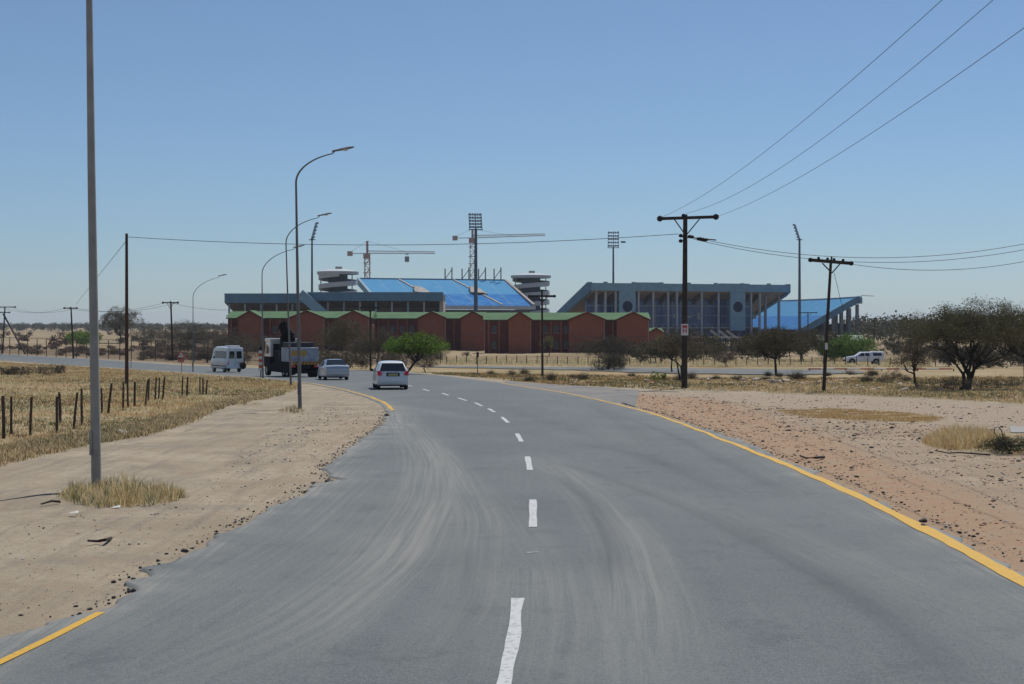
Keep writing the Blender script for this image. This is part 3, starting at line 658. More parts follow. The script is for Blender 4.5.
# ---- tower cranes
CRM = mat('crane_pink', (.46, .30, .26), .7, noise=.2); CRJ = mat('crane_beige', (.50, .42, .36), .7)
def crane(label, px, ytop, yjib, pxl, pxr, ycw, Yd, rise, hook):
    b = put(px, Yd); z1 = P(px, ytop, Yd).z-b.z; zj = P(px, yjib, Yd).z-b.z; k = Yd/F; s = 1.0
    t = thing('tower_crane', label, 'crane', b)
    ms = MB()
    for x in (-s, s):
        for y in (-s, s): ms.bar((x, y, 0), (x, y, zj), .28)
    z = 0; i = 0
    while z < zj-2:
        for y in (-s, s): ms.bar((-s if i % 2 else s, y, z), (s if i % 2 else -s, y, z+2), .2)
        ms.bar((-s, -s, z), (s, -s, z), .2); z += 2; i += 1
    ms.build('mast', CRM, t)
    MB().bar((0, 0, zj), (0, 0, z1), .9, .9).build('tower_head', CRM, t)
    j = MB(); xr_ = (pxr-px)*k; zr = rise*k
    j.bar((0, -.6, zj), (xr_, -.6, zj+zr), .22); j.bar((0, .6, zj), (xr_, .6, zj+zr), .22); j.bar((0, 0, zj+1.1), (xr_, 0, zj+.7+zr), .24)
    n = int(xr_/1.5)
    for q in range(n):
        a, b2_ = q/n, (q+.5)/n; c2_ = (q+1)/n
        j.bar((xr_*a, -.6, zj+zr*a), (xr_*b2_, 0, zj+1.1+zr*b2_-.4*b2_), .12); j.bar((xr_*b2_, 0, zj+1.1+zr*b2_-.4*b2_), (xr_*c2_, -.6, zj+zr*c2_), .12)
    j.build('jib', CRJ, t)
    xl_ = (pxl-px)*k; c = MB().bar((0, -.5, zj), (xl_, -.5, zj), .25).bar((0, .5, zj), (xl_, .5, zj), .25); c.build('counter_jib', CRJ, t)
    MB().box((xl_-.2, -.9, zj-1.0), (xl_+1.9, .9, zj+.9)).build('counterweight', mat('crane_ballast', (.42, .33, .27), .9), t)
    MB().box((-1.5, -1.6, zj-2.2), (1.2, -1.05, zj-.2)).build('cab', CRM, t)
    w_ = MB()
    for x in (xr_*.55, xl_*.8): w_.tube([(0, 0, z1), (x, 0, zj+.9)], .045, 4)
    w_.build('tie_rod', STL, t)
    if hook:
        x = (hook-px)*k; hk = MB().tube([(x, 0, zj), (x, 0, zj-4)], .06, 4).box((x-.9, -.5, zj-3.4), (x+.9, .5, zj-1.2)).box((x-.7, -.5, zj-.4), (x+.7, .5, zj)); hk.build('hook_block', LMP, t)
    for zz in (zj-4, zj-8, zj-11): MB().box((-1.7, -1.3, zz), (1.7, -1.1, zz+.25)).build('platform', CRM, t)
crane('shorter tower crane with hook block hanging from its jib, left of the others', 367.3, 241, 253.5, 348, 435, 253, 620, 0, 407)
crane('taller tower crane partly hidden behind the tallest floodlight mast', 472.5, 229, 238, 453, 545, 237, 640, 2.5, None)

# ---- brick hostel blocks with green roofs
def brick():
    m, g, b = newmat('red_brick', .9, .2); co = g.coord(); n = g.noise(co, .5, 5, .6); n2 = g.noise(co, 3, 5, .7)
    bk = g.t.nodes.new('ShaderNodeTexBrick'); g.L(g.mapping(co, (1, 1, 1), (R(90), 0, 0)), bk.inputs[0]); bk.inputs['Scale'].default_value = 2.2
    bk.inputs['Color1'].default_value = (.38, .125, .060, 1); bk.inputs['Color2'].default_value = (.30, .10, .050, 1); bk.inputs['Mortar'].default_value = (.27, .12, .09, 1)
    c = g.mix(g.ramp(n, .35, .7, 0, .35), bk.outputs[0], (.22, .07, .05)); g.L(g.mix(g.ramp(n2, .5, .8, 0, .4), c, (.27, .09, .06)), b.inputs['Base Color']); return m
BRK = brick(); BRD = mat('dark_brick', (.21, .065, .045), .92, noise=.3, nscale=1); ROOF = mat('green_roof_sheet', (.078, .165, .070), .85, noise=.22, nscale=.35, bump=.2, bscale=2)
TRM = mat('pale_trim', (.36, .29, .25), .8); WIN = mat('window_glass', (.03, .03, .035), .2, spec=.6)
FLR = mat('floor_band', (.23, .11, .08), .9)
def hostel(label, px0, px1, gables, Yd, eave=319.5, ridge=312.2, gw=16, bays=True):
    k = Yd/F; zg0 = -2.65; a = P(px0, eave, Yd); x1 = (px1-px0)*k; he = a.z-zg0; hr = P(px0, ridge, Yd).z-zg0
    t = thing('brick_hostel', label, 'building', (a.x, Yd, zg0)); D = 10.
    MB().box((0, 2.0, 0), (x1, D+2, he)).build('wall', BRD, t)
    rf = MB(); ye = 1.4; ym = 2+D/2
    rf.add([(-.3, ye, he), (x1+.3, ye, he), (x1+.3, ym, hr), (-.3, ym, hr), (-.3, D+2.6, he), (x1+.3, D+2.6, he), (-.3, ye, he-.18), (x1+.3, ye, he-.18), (x1+.3, D+2.6, he-.18), (-.3, D+2.6, he-.18)],
           [(0,1,2,3), (3,2,5,4), (0,6,7,1), (1,7,8,5,2), (4,9,6,0,3), (6,9,8,7), (4,5,8,9)]); rf.build('roof', ROOF, t)
    gd = {(q[0] if isinstance(q, tuple) else q): (q[1] if isinstance(q, tuple) else gw) for q in gables}; gables = list(gd)
    for gx_ in gables:
        c = (gx_-px0)*k; hw = gd[gx_]*k
        hwl = min(hw, c-.05) if c-hw < 0 else hw
        g_ = MB().prism([(c-hw, 0), (c+hw, 0), (c+hw, he), (c, hr-.12), (c-hw, he)], 0, 6.8); go = g_.build('gable_wing', BRK, t)
        r2 = MB(); o_ = .35; sl = (hr-he)/hw
        r2.prism([(c-hw-o_, he-sl*o_), (c, hr), (c, hr+.16), (c-hw-o_, he-sl*o_+.16)], -.4, 6.9); r2.prism([(c, hr), (c+hw+o_, he-sl*o_), (c+hw+o_, he-sl*o_+.16), (c, hr+.16)], -.4, 6.9); r2.build('roof', ROOF, t)
        vb = MB(); vb.bar((c-hw-o_, -.45, he-sl*o_-.05), (c, -.45, hr-.02), .08, .32); vb.bar((c, -.45, hr-.02), (c+hw+o_, -.45, he-sl*o_-.05), .08, .32); vb.build('bargeboard', BRD, t)
        MB().box((c-hw, -.03, he*.48), (c+hw, -.003, he*.48+.18)).build('floor_band', FLR, go)
        MB().tube([(c+hw-.15, -.09, 0), (c+hw-.15, -.09, he)], .07, 6).build('downpipe', TRM, go)
    gs = sorted([0]+[(q-px0)*k for q in gables]+[x1]); x = .8
    spans = [(q-px0)*k for q in gables]
    while x < x1-.8:
        if all(abs(x-q) > gw*k+.6 for q in spans):
            MB().box((x-.16, 1.55, 0), (x+.16, 1.98, he-.25)).build('pier', BRK, t)
            if all(abs(x+.95-q) > gw*k+.8 for q in spans) and x+1.6 < x1:
                for z in (1.0, 3.9):
                    wi = MB().box((x+.45, 1.94, z), (x+1.45, 1.985, z+1.3)).build('window', WIN, t)
                    MB().box((x+.4, 1.88, z-.12), (x+1.5, 1.935, z-.02)).build('window_sill', TRM, wi)
        x += 1.95
    return t
hostel('long red brick block with green roof, above the truck and sedan', 226, 371, [(250, 12), (307, 17.5), (354, 15)], 305, 317.8, 311, 15)
hostel('two-storey red brick block with green roof, behind the leafy green tree', 374, 484, [(432, 14), (473, 12)], 312, 318.2, 311.8, 14)
hostel('two-storey red brick block with three gables, nearest and right of the thin mid-field pole', 484.5, 650, [(520, 11.5), (587, 18), (633, 16)], 285, 319.6, 312.3, 15.5)
hostel('small brick house with green roof peeping out right of the three-gabled block', 646, 664, [656], 330, 333, 328.2, 8)
hs = thing('service_building', 'low shed with pale green roof behind the round green bush', 'building', (67, 330, -3.1))
MB().box((0, 0, 0), (9.5, 6, 2.4)).build('wall', CONC, hs); MB().add([(-.3, -.4, 2.4), (9.8, -.4, 2.4), (9.8, 3, 3.6), (-.3, 3, 3.6), (-.3, 6.4, 2.4), (9.8, 6.4, 2.4)], [(0,1,2,3), (3,2,5,4), (0,3,4), (1,5,2)]).build('roof', mat('pale_green_roof', (.16, .24, .17), .6), hs)
# open shed frame in front of the grandstand
sf = thing('shed_frame', 'open dark frame of posts under a pale slab, in front of the covered grandstand', 'shed', (put(682, 300)))
MB().box((0, -2, 2.75), (12.5, 2, 2.95)).build('slab', CONC, sf)
for k in range(13):
    MB().box((.1+k*1.02, -1.95, 0), (.35+k*1.02, -1.7, 2.75)).build('post', DARK, sf)
MB().box((0, 1.9, 0), (12.5, 2, 1.2)).build('low_wall', CONC, sf)
rb_ = random.Random(3)
for k in range(3):
    a = P(722+k*8, 333, 330); mb = MB().bar((a.x, 330, a.z-1.3), (a.x-2.4, 330, a.z+.5), .4, .45)
    tag(mb.build('precast_beam', CONC, loc=(a.x, 330, a.z-1.2)), 'pale precast beam propped aslant before the covered grandstand', 'beam', 'propped precast beams')
# ================================================================ street furniture, poles, wires
GALV = mat('galvanised_steel', (.34, .325, .295), .75, metal=0, noise=.22, nscale=2.5, bump=.1, bscale=30)
GALD = mat('weathered_steel', (.17, .175, .18), .8, metal=0, noise=.2, nscale=2)
WOOD = mat('creosoted_wood', (.060, .045, .036), .85, noise=.4, nscale=4, bump=.5, bscale=12)
WOODR = mat('brown_pole_wood', (.085, .05, .035), .85, noise=.35, nscale=4, bump=.4, bscale=12)
INS = mat('insulator_glaze', (.022, .020, .020), .7, spec=.2)
def street_lamp(label, px, py, Yd, topx, topy, armx, lean, r0, m=GALD, group='street lamps along the road'):
    b = at(px, py) if Yd is None else put(px, Yd); Yd = b.y; k = Yd/F
    ht = CZ+(HY-topy)*k-b.z; reach = (armx-topx)*k-.78
    t = thing('street_lamp', label, 'street lamp', b, 0, None)
    lx = (topx-px)*k; bend = ht-reach*.80
    pole = [(0, 0, -.2), (0, 0, .02), (lx*.55, 0, bend*.5), (lx, 0, bend)]
    MB().tube(pole, [r0, r0, r0*.78, r0*.52], 14).build('pole', m, t, smooth=50)
    arc = []
    for i in range(13):
        u = i/12; am_ = R(68); a = u*am_
        arc.append((lx+reach*.93*(1-math.cos(a))/(1-math.cos(am_)), 0, bend+(ht-bend)*.93*math.sin(a)/math.sin(am_)))
    arc.append((lx+reach, 0, ht))
    MB().tube([(lx, 0, bend-.02)]+arc[1:], [r0*.52]+[r0*.52-(r0*.25)*i/13 for i in range(13)], 12).build('arm', m, t, smooth=50)
    hx = lx+reach*.93
    h = MB(); prof = [(0, .0, .05), (.12, .07, .045), (.35, .11, .06), (.62, .12, .065), (.80, .08, .045), (.86, .02, .02)]; n = 10
    for (x, wy, hz) in prof:
        for q in range(n): a = 2*math.pi*q/n; h.v.append((hx+x, wy*math.cos(a), ht+x*.2+hz*math.sin(a)*(1 if math.sin(a) > 0 else .6)))
    for i in range(len(prof)-1):
        for q in range(n): h.f.append((i*n+q, i*n+(q+1) % n, i*n+n+(q+1) % n, i*n+n+q)); h.m.append(0)
    hd = h.build('lamp_head', GALD, t, smooth=60)
    MB().lathe([(.0, -.075), (.10, -.05), (.12, 0)], (hx+.5, 0, ht+.09), 12).build('lamp_glass', mat('lamp_glass', (.5, .5, .48), .2), hd, smooth=60)
    MB().box((-r0-.012, -.09, .55), (-r0+.03, .09, .95)).build('hatch', m, t)
    return t
lamp1 = street_lamp('nearest street lamp, thick galvanised pole rising out of a grass tuft at left', 96.5, 488.5, None, 87.5, -150, 150, 0, .083, GALV)
street_lamp('second street lamp, its curved arm complete above the sand shoulder', 300, 408.5, None, 296, 151.5, 355, 0, .075)
street_lamp('third street lamp, its thin arm crossing behind the second lamp', 291, 386, 90, 286, 216, 333, 0, .065)
street_lamp('fourth street lamp, standing just left of the dark truck', 263, 378, 113, 262, 247.5, 306, 0, .065)
street_lamp('farthest street lamp, curving over the road left of the minibus', 193, 373, 152, 193, 276, 228, 0, .06)

def utility_pole(label, px, py, topx, topy, rad, arms, group=None, m=WOOD, Yd=None, yaw=0):
    b = at(px, py) if Yd is None else put(px, Yd); k = b.y/F; h = CZ+(HY-topy)*k-b.z; lx = (topx-px)*k
    t = thing('utility_pole', label, 'utility pole', b, yaw)
    MB().tube([(0, 0, -.3), (lx*.5, 0, h*.5), (lx, 0, h)], [rad, rad*.86, rad*.72], 12).build('pole', m, t, smooth=50)
    for (z, l0, l1, tilt, brace, ins) in arms:
        zz = h-z
        a, c = Vector((lx+l0, -rad-.06, zz-tilt)), Vector((lx+l1, -rad-.06, zz+tilt))
        ar = MB().bar(a, c, .13, .17).build('crossarm', m, t)
        if brace:
            bb = MB()
            for s_ in (l0*.45, l1*.45): bb.bar((lx+s_, -rad-.12, zz-.08), (lx, -rad-.12, zz-brace), .05, .06)
            bb.build('brace', m, t)
        for u in ins:
            p = a+(c-a)*u
            q_ = (1 if u in (0, 1) else .62)*(1 if rad > .12 else .72)
            MB().lathe([(0, -.16*q_), (.13*q_, -.15*q_), (.17*q_, -.05*q_), (.17*q_, .05*q_), (.10*q_, .15*q_), (0, .17*q_)], (p.x, p.y-.04, p.z+(0 if u in (0, 1) else .13)), 12, axis='y' if u in (0, 1) else 'z').build('insulator', INS, t, smooth=40)
    return t, b, h, lx
up1, b1, h1, lx1 = utility_pole('thick dark utility pole with crossarm and small red and white notice', 684.3, 388.5, 685.3, 214.5, .17, [(.2, -1.45, 1.68, .05, 1.0, (0, .42, 1))])
MB().tube([(lx1*.9-.35, -.3, h1-1.25), (lx1*.9+1.7, -.3, h1-1.45)], .035, 6).build('strain_rod', INS, up1)
for (x, z) in ((-.28, 1.2), (-.28, 1.5), (.22, 1.25), (.35, 1.27)): MB().lathe([(0, -.1), (.10, -.08), (.12, .05), (0, .12)], (x+lx1, -.22, h1-z), 10).build('insulator', INS, up1, smooth=40)
for i in range(3): MB().lathe([(0, -.16), (.09, -.12), (.10, .1), (0, .18)], (lx1+.75+i*.16, -.3, h1-1.38-.03*i), 10, axis='x').build('insulator', INS, up1, smooth=40)
nb = MB().box((-.2, -.30, h1*.305), (.19, -.27, h1*.305+.64)).build('notice', mat('notice_white', (.66, .63, .63), .6), up1)
rd = mat('notice_red', (.45, .05, .06), .6); r_ = MB()
r_.box((-.14, -.306, h1*.305+.42), (.13, -.3015, h1*.305+.56)); r_.box((-.12, -.306, h1*.305+.12), (-.06, -.3015, h1*.305+.40)); r_.box((.04, -.306, h1*.305+.12), (.10, -.3015, h1*.305+.40)); r_.box((-.05, -.306, h1*.305+.23), (.03, -.3015, h1*.305+.29)); r_.build('red_print', rd, nb)
up2, b2_, h2_, lx2 = utility_pole('slimmer leaning utility pole beside the striped rail at right', 823.3, 391.5, 831, 259.5, .10, [(.12, -1.12, 1.02, -.09, .6, (0, .2, .42, .58, .8, 1))])
MB().tube([(lx2, -.15, h2_), (lx2, -.15, h2_+.15)], .05, 6).build('pin', INS, up2)
MB().box((-.08+lx2*.35, -.17, h2_*.32), (.06+lx2*.35, -.14, h2_*.32+.35)).build('tag_plate', mat('tag_white', (.6, .6, .6), .6), up2)
upL, bL, hL, lxL = utility_pole('plain dark wooden pole without crossarm, standing behind the wooden posts at left', 126.8, 386, 126.6, 233.5, .115, [], m=WOODR)
FARP = [(2.5, 352, 5, 306.5, 285, [(.1, -2.0, 2.0, 0, 0, (0, 1)), (1.1, -.9, .9, 0, 0, (0, 1))], 'farthest left wooden pole with a double crossarm and a leaning stay'),
        (73.5, 356.5, 71, 307.5, 245, [(.1, -1.0, 1.0, 0, 0, (0, .5, 1))], 'wooden pole with one crossarm, just left of the nearest street lamp'),
        (172.8, 359.5, 170.8, 302, 225, [(.1, -1.1, 1.1, 0, .9, (0, .5, 1))], 'wooden pole with braced crossarm, left of the farthest street lamp')]
far = []
for (px, py, tx, ty, Yd, arms, lb) in FARP: far.append(utility_pole(lb, px, py, tx, ty, .16, arms, Yd=Yd)[1:])
utility_pole('thin pole with a small crossbar in front of the three-gabled brick block', 542.5, 377, 542, 290, .10, [(.5, -1.0, 1.0, 0, .5, (0, 1))], Yd=122)
mid = utility_pole('thin pole with a double lamp arm against the red brick block', 370.5, 368, 370.3, 306, .11, [(.2, -1.05, 1.0, 0, .5, (0, 1))], Yd=165)
utility_pole('small twin-armed lamp post between the grandstand and the blue end stand', 808, 345, 808, 312, .14, [(.15, -1.8, 1.8, 0, .8, (0, 1))], Yd=330)
utility_pole('tiny twin-armed lamp post above the bush line right of the blue end stand', 874, 340, 874.5, 318, .16, [(.15, -1.7, 1.7, 0, .8, (0, 1))], Yd=360)
a = far[0][0]; sb = MB().tube([(a.x+.3, a.y-.5, a.z+7.4), (a.x+6.2, a.y-6, a.z+.9-.9)], .16, 8)
tag(sb.build('stay_strut', WOOD, loc=tuple(a)), 'slanting strut propping the farthest left wooden pole', 'strut')

WIRE = mat('wire', (.035, .035, .04), .6)
def wire(label, name='power_line', pts=None, r=.014, group=None, cat='power line'):
    o = MB().tube(pts, r, 4).build(name, WIRE, loc=tuple(pts[0])); return tag(o, label, cat, group)
def sagline(a, b, sag, n=24):
    a, b = Vector(a), Vector(b); return [a+(b-a)*(i/n)-Vector((0, 0, 4*sag*(i/n)*(1-i/n))) for i in range(n+1)]
def img_wire(p0, q_end, q_mid, Yend, ext=1.25):
    """wire hanging in a vertical plane from p0 towards the near side, through two sight lines"""
    xe = (q_end[0]-HX)/F*Yend; ze = CZ+(HY-q_end[1])/F*Yend
    a = Vector(p0); e = Vector((xe, Yend, ze)); u = (q_mid[0]-HX)/F
    t = (u*a.y-a.x)/((e.x-a.x)-u*(e.y-a.y)); ym = a.y+(e.y-a.y)*t; zm = CZ+(HY-q_mid[1])/F*ym
    zl = a.z+(e.z-a.z)*t; sag = (zl-zm)/(t*(1-t))
    return [Vector((a.x+(e.x-a.x)*s, a.y+(e.y-a.y)*s, a.z+(e.z-a.z)*s-sag*s*(1-s))) for s in [i/30*ext for i in range(31)]]
pz = b1.z+h1
for (x0, zz, qe, qm, lb) in [(lx1-1.45, pz-.2, (942, 0), (832, 97), 'leftmost of the three wires sweeping up to the top right from the thick utility pole'),
                     (lx1+.0, pz+.05, (993, 0), (868, 104), 'middle of the three wires sweeping up to the top right from the thick utility pole'),
                     (lx1+1.68, pz-.15, (1024, 28), (890, 121), 'rightmost of the three wires sweeping up to the top right from the thick utility pole')]:
    wire(lb, pts=img_wire((b1.x+x0, b1.y-.25, zz), qe, qm, 30, 1.12), r=.0085)
pl = (bL.x+lxL, bL.y, bL.z+hL-.2)
wr = sagline(pl, (b1.x-.35, b1.y-.2, pz-1.1), .55); wo = wire('long sagging wire from the plain left pole to the thick utility pole', pts=wr, r=.016)
q = wr[22]; MB().lathe([(0, -.18), (.05, -.1), (.05, .1), (0, .18)], (q.x-wr[0].x, 0, q.z-wr[0].z), 8, axis='x').build('damper', INS, wo)
for k, (z0, yend, zend, lb) in enumerate([(pz-1.3, 88, 250, 'upper wire running right from the thick utility pole'), (pz-1.4, 88, 256, 'lower wire running right from the thick utility pole')]):
    e = P(1120, zend-30, yend); wire(lb, pts=sagline((b1.x+.5, b1.y-.2, z0), e, 1.62+.06*k), r=.015)
e = P(1120, 234, 84); wire('wire running right from the leaning utility pole', pts=sagline((b2_.x+lx2+1.0, b2_.y-.2, b2_.z+h2_-.25), e, .98), r=.014)
st_ = MB().tube([(b2_.x+lx2+.12, b2_.y-.2, b2_.z+h2_-.7), (b2_.x+lx2+.55, b2_.y-.3, b2_.z+h2_-2.6)], .012, 4); tag(st_.build('loose_wire', WIRE, loc=(b2_.x+lx2, b2_.y, b2_.z+h2_)), 'short loose wire dangling off the leaning utility pole', 'wire')
tops = [(q[0].x+q[2], q[0].y, q[0].z+q[1]-.1) for q in far]
for i in range(2):
    for dx in (-.9, .9): wire('thin wire strung between the far left wooden poles', pts=sagline((tops[i][0]+dx, tops[i][1], tops[i][2]), (tops[i+1][0]+dx, tops[i+1][1], tops[i+1][2]), .9), r=.02, group='thin wires between the far left poles')
wire('thin wire running from the braced wooden pole towards the brick blocks', pts=sagline(tops[2], (P(250, 309, 200)), .5), r=.02)
wire('stay wire slanting down from the plain left pole', pts=[(bL.x, bL.y, bL.z+hL-.4), (P(76, 304, 240))], r=.02)
wire('wire entering from the left edge to the farthest left pole', pts=sagline(P(-60, 309, 330), tops[0], .3), r=.02)

# ---- wooden posts on the left verge: one old fence
PX = [(4,397,440),(11,398,436),(30,398,436),(57,397,433),(60.5,393,425),(73,393,430,1.6),(82,389,426),(102,390,416),(107.5,385,416,1.5),(123,385,413),(128,385,410),(134.5,384,409),(145,382,409,1),(148,379,402),(155,378,401),(158.5,378,400),(162.5,377,400,.8),(182,377,398),(187,377,397),(200,377,394.5),(203,378,394),(206,380,395)]
f0 = at(4, 440); fe = thing('post_fence', 'broken line of dark weathered wooden posts in the dry grass at left', 'fence', f0)
rp = random.Random(8); PW = mat('old_post_wood', (.10, .075, .055), .9, noise=.5, nscale=6, bump=.5)
ends = []
for q in PX:
    b = at(q[0], q[2]); k = b.y/F; h = (q[2]-q[1])*k; ln = (q[3] if len(q) > 3 else rp.uniform(-.5, .5))*k*3; d = b-f0; r_ = rp.uniform(.034, .046)
    MB().tube([(d.x, d.y, d.z-.2), (d.x+ln*.5, d.y, d.z+h*.5), (d.x+ln, d.y+rp.uniform(-.04, .04), d.z+h)], [r_, r_*.97, r_*.88], 7).build('post', PW, fe, smooth=50); ends.append((d+Vector((ln*.8, 0, h*.78))))
wf = MB()
for i in range(0, len(ends)-1):
    if i not in (2, 6, 10): wf.tube([ends[i], (ends[i]+ends[i+1])/2-Vector((0, 0, .06)), ends[i+1]], .005, 3)
wf.build('wire_strand', WIRE, fe)
# ---- tall game fence along the far side of the road
FN = mat('grey_fence_post', (.12, .10, .085), .9, noise=.3)
def fence(label, A, B, n, h, wires, rw=.025, rp_=.07, rail=True, name='wire_fence'):
    A, B = Vector(A), Vector(B); t = thing(name, label, 'fence', (A.x, A.y, gzs(A.x, A.y)))
    z0 = gzs(A.x, A.y); tp = []
    for i in range(n+1):
        p = A+(B-A)*i/n; g_ = gzs(p.x, p.y)-z0; d = p-A; hh = h*(1+.04*math.sin(i*7.3))
        MB().tube([(d.x, d.y, g_-.2), (d.x+.03*math.sin(i*3), d.y, g_+hh)], rp_, 6).build('post', FN, t, smooth=50); tp.append(Vector((d.x, d.y, g_)))
    wm = MB()
    for k in range(wires):
        z = h*(k+1)/(wires+.3)
        for i in range(n): wm.tube([tp[i]+Vector((0, 0, z)), tp[i+1]+Vector((0, 0, z))], rw*.35, 3)
    wm.build('wire_strand', WIRE, t)
    if rail:
        r2 = MB()
        for i in range(n): r2.tube([tp[i]+Vector((0, 0, h)), tp[i+1]+Vector((0, 0, h))], rw*1.5, 5)
        r2.build('top_rail', FN, t)
    return t
A0 = ground_at(-60, 352.5); B0 = ground_at(205, 363.0); C0 = ground_at(440, 364.5)
fence('tall wire game fence with a top rail beyond the road at left', (A0[0], A0[1]+3, 0), (B0[0], B0[1]+2, 0), 26, 3.1, 7)
fence('tall wire fence continuing behind the minibus, truck and cars', (B0[0]+2, B0[1]+1, 0), (C0[0], C0[1]+2, 0), 16, 2.7, 6)
D0 = ground_at(446, 364.6); E0 = ground_at(940, 366.5)
fence('low wire fence of small posts along the back of the side road', (D0[0], D0[1]+2, 0), (E0[0], E0[1]+2, 0), 46, 1.15, 4, rail=False, rp_=.06)
# ---- striped boom rail
RDM = mat('rail_red', (.42, .09, .05), .6); WHM = mat('rail_white', (.62, .58, .54), .6)
p0 = put(808, 158); p1 = put(952, 158); br = thing('striped_rail', 'long low red and white striped rail in front of the white pickup', 'barrier', p0)
zz = P(808, 368.8, 158).z-p0.z; L_ = p1.x-p0.x; n = 11
for i in range(n): MB().tube([(L_*i/n, 0, zz), (L_*(i+1)/n, 0, zz)], .075, 8).build('stripe', RDM if i % 2 == 0 else WHM, br)
for i in range(0, 5): MB().box((L_*i/4-.05+.2, .08, -.3), (L_*i/4+.25, .18, zz+.02)).build('post', FN, br)
# ---- warning triangle, chevron post, small marker
tp_ = put(181, 150); ws = thing('warning_sign', 'small red-bordered white triangular warning sign left of the farthest street lamp', 'road sign', tp_)
hz = P(181, 358.2, 150).z-tp_.z
MB().tube([(.08, .05, -.2), (0, .05, hz+.5)], .035, 8).build('pole', GALD, ws)
tr = lambda s, z: [(-s, z), (s, z), (0, z+s*1.75)]
MB().prism(tr(.42, hz), -.02, .02).build('sign_border', mat('sign_red', (.50, .08, .07), .5), ws)
MB().prism(tr(.27, hz+.10), -.028, -.0215).build('sign_face', mat('sign_white', (.66, .64, .62), .5), ws)
MB().prism([(-.03, hz+.17), (.03, hz+.17), (.035, hz+.38), (-.035, hz+.38)], -.034, -.0295).build('sign_symbol', DARK, ws)
MB().box((-.3, -.02, hz-.42), (.3, .02, hz-.12)).build('sub_plate', mat('plate_red', (.45, .16, .13), .5), ws)
cp = put(260.8, 116); c_ = thing('marker_post', 'red and white striped hazard marker post at the left end of the truck', 'marker post', cp)
MB().box((-.05, 0, -.2), (.05, .08, .7)).build('stem', GALD, c_)
for i in range(7): MB().box((-.17, -.02, .55+i*.22), (.17, .02, .55+(i+1)*.22-.002)).build('stripe', RDM if i % 2 else WHM, c_)
dl = put(131, 176); d_ = thing('delineator', 'small pale roadside delineator post right of the plain left pole', 'delineator'); d_.location = dl
MB().box((-.06, 0, -.1), (.06, .05, 1.1)).build('post', WHM, d_); MB().box((-.06, -.01, .8), (.06, -.003, .95)).build('reflector', RDM, d_)
sp_ = put(477.5, 131); s_ = thing('signpost', 'thin signpost with a small dark box, right of the white hatchback', 'signpost', sp_)
hz = P(477.5, 352, 131).z-sp_.z; MB().tube([(0, 0, -.2), (0, 0, hz)], .04, 8).build('pole', GALD, s_); MB().box((-.09, -.08, hz-.45), (.11, .08, hz)).build('box', DARK, s_)

# ================================================================ vehicles (local +y is forward, x to the right)
def paintm(name, col, metal=0): return mat(name, col, .28, metal, noise=.05, nscale=1.5, spec=.5, coat=.6)
GLASS = mat('car_glass', (.012, .016, .02), .06, spec=.8); TYRE = mat('tyre_rubber', (.018, .018, .018), .85); RIM = mat('wheel_rim', (.28, .28, .29), .35, metal=.7)
TRIMB = mat('black_plastic', (.02, .02, .022), .6); TAIL = mat('tail_light_red', (.72, .03, .04), .2, spec=.6); PLATE = mat('number_plate', (.45, .38, .16), .6); CHR = mat('chrome', (.5, .5, .5), .2, metal=.9)
def body(st, parent, m, name='body'):
    """stations: y, z_under, z_belt, z_roof, half_low, half_belt, half_roof"""
    mb = MB(); n = None
    for (y, zb_, zbelt, zr, wl, wb, wr_) in st:
        half = [(0, zb_), (wl*.9, zb_), (wl, zb_+.10), (wl*1.0, (zb_+zbelt)/2), (wb, zbelt-.12), (wb*.975, zbelt), (wr_*1.02+.02, zr-.10) if zr-zbelt > .15 else (wb*.95, zbelt+(zr-zbelt)*.5), (wr_*.93, zr-.02), (wr_*.6, zr), (0, zr+.012)]
        ring = half+[(-x, z) for (x, z) in half[-2:0:-1]]; n = len(ring)
        mb.v += [(x, y, z) for (x, z) in ring]
    for i in range(len(st)-1):
        for k in range(n): mb.f.append((i*n+k, i*n+(k+1) % n, (i+1)*n+(k+1) % n, (i+1)*n+k)); mb.m.append(0)
    mb.f.append(tuple(range(n))); mb.m.append(0); mb.f.append(tuple((len(st)-1)*n+k for k in range(n))[::-1]); mb.m.append(0)
    return mb.build(name, m, parent, smooth=38)
def stat(st, y):
    for a, b in zip(st, st[1:]):
        if a[0] <= y <= b[0]: t = (y-a[0])/(b[0]-a[0]); return [a[i]+(b[i]-a[i])*t for i in range(7)]
def side_pt(st, s, y, f):
    q = stat(st, y); x = q[5]*.975+(q[6]*1.02+.02-q[5]*.975)*f; z = q[2]+(q[3]-.10-q[2])*f; return Vector((s*(x+.012), y, z))
def side_window(st, s, ya, yb, parent, f0=.06, f1=.92, ya2=None, yb2=None):
    a2 = ya if ya2 is None else ya2; b2 = yb if yb2 is None else yb2
    p = [side_pt(st, s, ya, f0), side_pt(st, s, yb, f0), side_pt(st, s, b2, f1), side_pt(st, s, a2, f1)]
    q = [v-Vector((s*.03, 0, 0)) for v in p]
    MB().add(p+q, [(0,1,2,3), (7,6,5,4), (0,4,5,1), (1,5,6,2), (2,6,7,3), (3,7,4,0)]).build('side_window', GLASS, parent)
